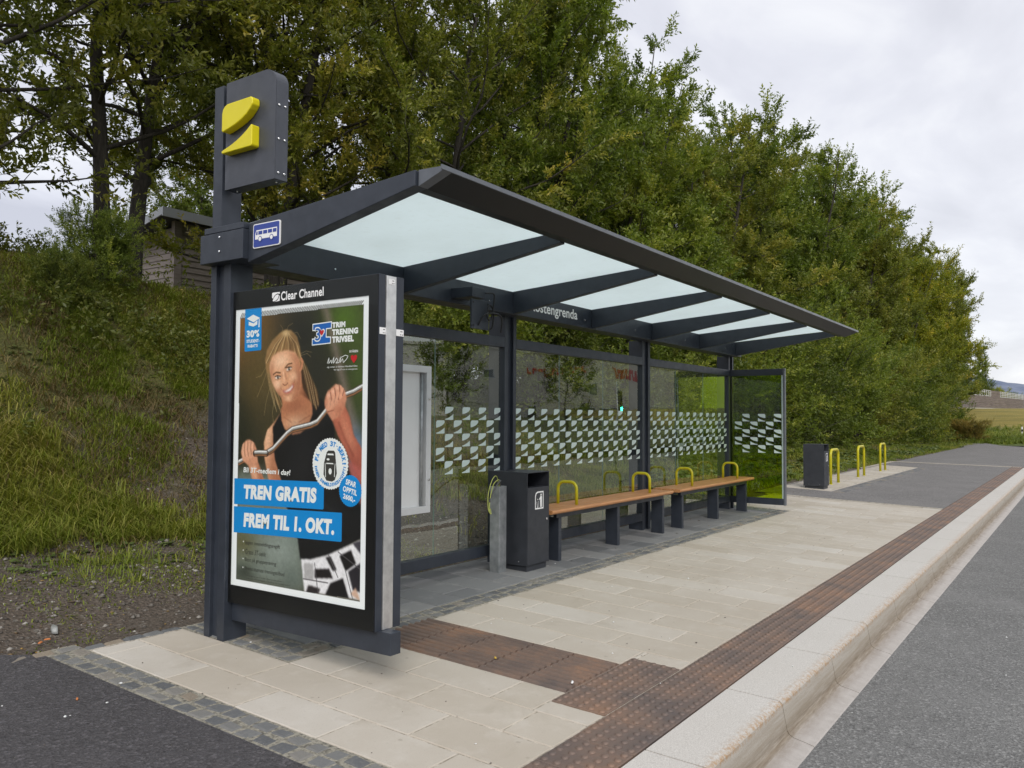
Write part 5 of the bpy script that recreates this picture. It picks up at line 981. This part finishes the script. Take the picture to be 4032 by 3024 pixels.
scrap('paper_scrap', 'orange paper scrap nearest to the flattened bottle', 'litter', 2.56, 5.20, .02, .022, .008, om, -.4); scrap('paper_scrap', 'orange paper scrap at the corner where asphalt meets earth', 'litter', 2.50, 5.16, .02, .022, .011, om, .5); scrap('paper_scrap', 'small curled orange scrap lying on the dark asphalt', 'litter', 2.17, 4.10, G(4.10)+.002, .014, .006, om, 1.0)
scrap('paper_scrap', 'small white scrap lying on the ribbed guide tiles', 'litter', 4.0, 2.36, G(2.36)+.008, .02, .008, M['white'], .3); scrap('paper_scrap', 'tiny yellow scrap in the middle of the ribbed guide tiles', 'litter', 4.06, 2.93, G(2.93)+.008, .014, .007, Mat('yellow_paper', (.6, .4, .06), .7).m, .9)
# ------------------------------------------------------------------ shed on the bank
hs = empty('shed', (12, 19, 4)); tag(hs, 'brownish-grey weatherboarded shed with sloping roof on the bank behind the trees', 'shed')
m = Mat('grey_brown_boards', (.2, .17, .15), .8); bn_ = m.n('ShaderNodeMapping', {'Vector': m.pos(), 'Scale': (1.2, 1.2, 22)}).outputs[0]; m.col(m.ramp(m.noise(1.5, 5, .6, bn_), (.3, (.27, .225, .20)), (.7, (.40, .345, .31)))); M['boards'] = m.m
def boards(mb, x0, x1, y0, y1, z0, z1f, axis, step=.15):
    z = z0
    while z < 7:
        zt = z+step
        if axis == 'x':
            t = min(zt, z1f(x0)); 
            if t-z < .03: break
            mb.prism([(y0-.028, z), (y0, z), (y0, t+.0), (y0-.006, t)], x0, x1, 'x')
        else:
            # gable: board runs along y, cut where the roof line passes
            ya, yb = y0, y1
            while ya < yb and z1f(yb) < zt: yb -= .05
            if yb-ya < .1: break
            mb.prism([(x0-.028, z), (x0, z), (x0, zt), (x0-.006, zt)], ya, yb, 'y')
        z = zt
g = MB(); boards(g, 11.75, 26, 18, 18, 3.7, lambda x: 6.12, 'x'); boards(g, 11.62, 11.62, 18.1, 22.5, 3.7, lambda y: 6.1-.22*(y-18), 'y')
g.box(11.64, 26, 18.01, 22.5, 3.6, 5.0); part(g, 'wall', M['boards'], hs)
g = MB(); g.box(11.56, 11.76, 17.955, 18.09, 3.6, 6.10); part(g, 'corner_board', M['boards'], hs)
g = MB(); rp = lambda y: 6.16-.22*(y-17.8)
g.prism([(17.7, rp(17.7)), (22.8, rp(22.8)), (22.8, rp(22.8)+.10), (17.7, rp(17.7)+.10)], 11.1, 26.4, 'x'); part(g, 'roof', Mat('roof_felt', (.10, .10, .105), .8).m, hs)
g = MB(); g.box(11.05, 26.4, 17.66, 17.695, 6.08, 6.30); fa = part(g, 'fascia', Mat('pale_fascia', (.42, .44, .47), .5).m, hs)
g = MB(); g.prism([(17.7, rp(17.7)-.06), (22.8, rp(22.8)-.06), (22.8, rp(22.8)+.12), (17.7, rp(17.7)+.12)], 11.06, 11.095, 'x'); part(g, 'bargeboard', bpy.data.materials['pale_fascia'], hs)
g = MB(); g.cyl((23.1, 17.93, 3.5), (23.1, 17.93, 6.1), .05, 10); part(g, 'downpipe', M['white'], hs)
# ------------------------------------------------------------------ far fence, marker post, far trees
fe = empty('board_fence', (95, 7.5, 2.6)); tag(fe, 'long brown board fence with white open railings on top, beyond the yellow field', 'fence')
m = Mat('weathered_fence_boards', (.2, .16, .14), .85); fz = m.n('ShaderNodeMapping', {'Vector': m.pos(), 'Scale': (.4, .4, 9)}).outputs[0]; m.col(m.ramp(m.noise(1.2, 5, .6, fz), (.3, (.115, .09, .08)), (.7, (.24, .195, .175)))); M['fboard'] = m.m; M['oldwhite'] = powder('weathered_white_paint', (.55, .55, .54), .6, .1)
A, B = Vector((78, 8.9, 0)), Vector((134, 5.6, 0))
A = A+(A-B)*.25; ns = 11
bo, po_ = MB(), MB(); ra_ = None
for k in range(ns):
    a, b = A.lerp(B, k/ns), A.lerp(B, (k+1)/ns); za, zb_ = float(hfield(a.x, 0))+.02, float(hfield(b.x, 0))+.02; full = k in (5, 9)
    def bar_(mb, z0, z1, d=.0):
        n_ = Vector((-(b-a).y, (b-a).x, 0)).normalized(); n_ = n_ if n_.y < 0 else -n_
        q = [a+n_*d, b+n_*d, b+n_*(d-.03), a+n_*(d-.03)]
        mb.add([(p.x, p.y, (za, zb_, zb_, za)[i]+z0) for i, p in enumerate(q)]+[(p.x, p.y, (za, zb_, zb_, za)[i]+z1) for i, p in enumerate(q)], [(3, 2, 1, 0), (4, 5, 6, 7), (0, 1, 5, 4), (1, 2, 6, 5), (2, 3, 7, 6), (3, 0, 4, 7)])
    z = .10; top = 1.86 if full else 1.24
    while z < top: bar_(bo, z, min(z+.15, top), .02*(int(z*10) % 2)); z += .165
    bar_(po_, -.3, .09, .0)
    if not full:
        ra_ = MB()
        for z in (1.27, 1.46, 1.63, 1.80): bar_(ra_, z, z+.055, .02)
        for t in (0, .2, .4, .6, .8, .995):
            p = a.lerp(b, t); zz = za+(zb_-za)*t; ra_.box(p.x-.03, p.x+.03, p.y-.09, p.y-.04, zz+1.24, zz+1.86)
        part(ra_, 'railing', M['oldwhite'], fe)
part(bo, 'boards', M['fboard'], fe); part(po_, 'footing', M['kerb'], fe)
mk = MB(); mk.box(63.0, 63.1, 3.35, 3.43, .0, 1.02); mk.m = 1; mk.box(62.995, 63.105, 3.345, 3.435, .70, .86); tag(mk.build('marker_post', [M['white'], M['rubber']], None, .01), 'thin white marker post at the edge of the yellow field', 'marker post')
for kd, x, y, s, sz, tn, lab, nm in (('spire', 150, 13.4, .55, 1.15, DK, 'narrow columnar conifer above the board fence', 'conifer'), ('bush', 128, 12.0, 1.2, 1.2, DK, 'dark bush behind the fence left of the conifer', 'bush'), ('bush2', 150, 11.6, 1.0, 1.15, YE, 'light green bush behind the fence right of the conifer', 'bush'), ('bush', 152, 9.0, .6, .8, GR, 'small green bush poking above the far stretch of fence', 'bush'), ('spire', 175, 7.2, .45, .62, DK, 'dark conifer at the right edge of the photo above the fence', 'conifer'), ('bush', 160, 10.6, .9, .95, DK, 'dark shrub in the gap behind the fence', 'bush')):
    plant(nm, nm, lab, kd, x, y, 2.6, s, x, tn, None, sz)
# ruddy willowherb at the lawn tip
plant('willowherb', 'wild plant', 'pinkish-brown clump of seeding weeds beside the last bush', 'bush2', 58.5, 6.0, .0, .55, 1.0, (1.9, 1.25, 1.35), None, .42)
# ------------------------------------------------------------------ across the road (seen mirrored in the glass)
m = Mat('grey_render', (.30, .285, .26), .85); m.col(m.mix(m.ramp(m.noise(.5, 5), (.35, 0), (.7, 1)), (.60, .57, .53), (.72, .69, .64))); M['render'] = m.m
bd = empty('commercial_building', (86, -45, 0)); tag(bd, 'large flat-roofed grey building with red signs, mirrored in the shelter glass', 'building')
g = MB(); g.box(57.7, 118, -60, -38, 0, 8.2); g.box(57.5, 118.2, -60.2, -37.85, 8.2, 8.5); g.box(57.6, 118.1, -38.05, -37.94, 2.9, 3.05); part(g, 'wall', M['render'], bd)
wn = Mat('dark_window', (.04, .05, .055), .15).m
for x0, x1, z0, z1 in ((83.6, 85.2, 4.2, 5.3), (63.1, 64.6, 5.3, 6.0), (81.5, 84.5, .6, 2.7), (86, 90, .6, 2.7), (70, 72, .3, 2.6), (66.5, 68, 5.2, 6.1)):
    g = MB(); g.box(x0-.1, x1+.1, -38.02, -37.95, z0-.1, z1+.1); fr = part(g, 'window', M['alupaint'], bd); g = MB(); g.box(x0, x1, -37.96, -37.93, z0, z1); part(g, 'pane', wn, fr)
g = MB(); rm = Mat('red_sign_letters', (.62, .05, .03), .5).m
def blockrow(x0, x1, z0, z1, n, slope=0.0):
    for k in range(n):
        a = x0+(x1-x0)*k/n; wd_ = (x1-x0)/n*.72; zz = slope*(k/n)
        g.box(a, a+wd_*.34, -37.99, -37.88, z0+zz, z1+zz); g.box(a+wd_*.34, a+wd_, -37.99, -37.88, z0+zz+(z1-z0)*(.62 if k % 2 else .0), z0+zz+(z1-z0)*(1.0 if k % 2 else .4))
blockrow(70.3, 83.4, 5.75, 6.5, 9, 1.0); blockrow(89.3, 98, 6.4, 7.5, 9, -.2); part(g, 'sign_letters', rm, bd)
b3 = empty('low_building', (56, -52, 0)); tag(b3, 'lower dark building left of the big grey one, seen only in the glass', 'building')
g = MB(); g.box(30, 56, -62, -48, 0, 6.9); g.box(30, 48, -62, -48.2, 6.9, 7.6); part(g, 'wall', Mat('dark_cladding', (.10, .12, .09), .8).m, b3); g = MB(); g.box(29.8, 56.2, -62.2, -47.9, 6.7, 6.95); part(g, 'parapet', M['render'], b3)
plant('street_tree', 'tree', 'bushy young tree across the road mirrored in the first glass bay', 'young', 23.0, -9.6, -.1, .88, 0, (.9, .95, .8), 'young trees across the road'); plant('street_tree', 'tree', 'slim young tree across the road mirrored in the second glass bay', 'young', 30.8, -9.4, -.1, .86, 2, (.8, .85, .75), 'young trees across the road', .92)
tl = empty('traffic_light', (23.6, -3.2, -.33)); tag(tl, 'traffic light showing green, mirrored in the glass', 'traffic light')
g = MB(); g.cyl((23.6, -3.2, -.35), (23.6, -3.2, 2.6), .045, 10); part(g, 'pole', M['galv'], tl)
g = MB(); g.box(23.48, 23.72, -3.12, -2.98, 1.55, 2.30); hd = part(g, 'head', M['rubber'], tl, .02)
gm_ = Mat('green_lamp', (.1, .9, .5), .4).m; gm_.node_tree.nodes['Principled BSDF'].inputs['Emission Color'].default_value = (.05, 1, .55, 1); gm_.node_tree.nodes['Principled BSDF'].inputs['Emission Strength'].default_value = 14
g = MB(); g.cyl((23.6, -2.98, 1.70), (23.6, -2.965, 1.70), .085, 16); part(g, 'lit_lamp', gm_, hd)
dkl = Mat('dark_lens', (.03, .01, .008), .3).m
for z in (1.93, 2.16): g = MB(); g.cyl((23.6, -2.98, z), (23.6, -2.968, z), .085, 16); part(g, 'dark_lamp', dkl, hd)
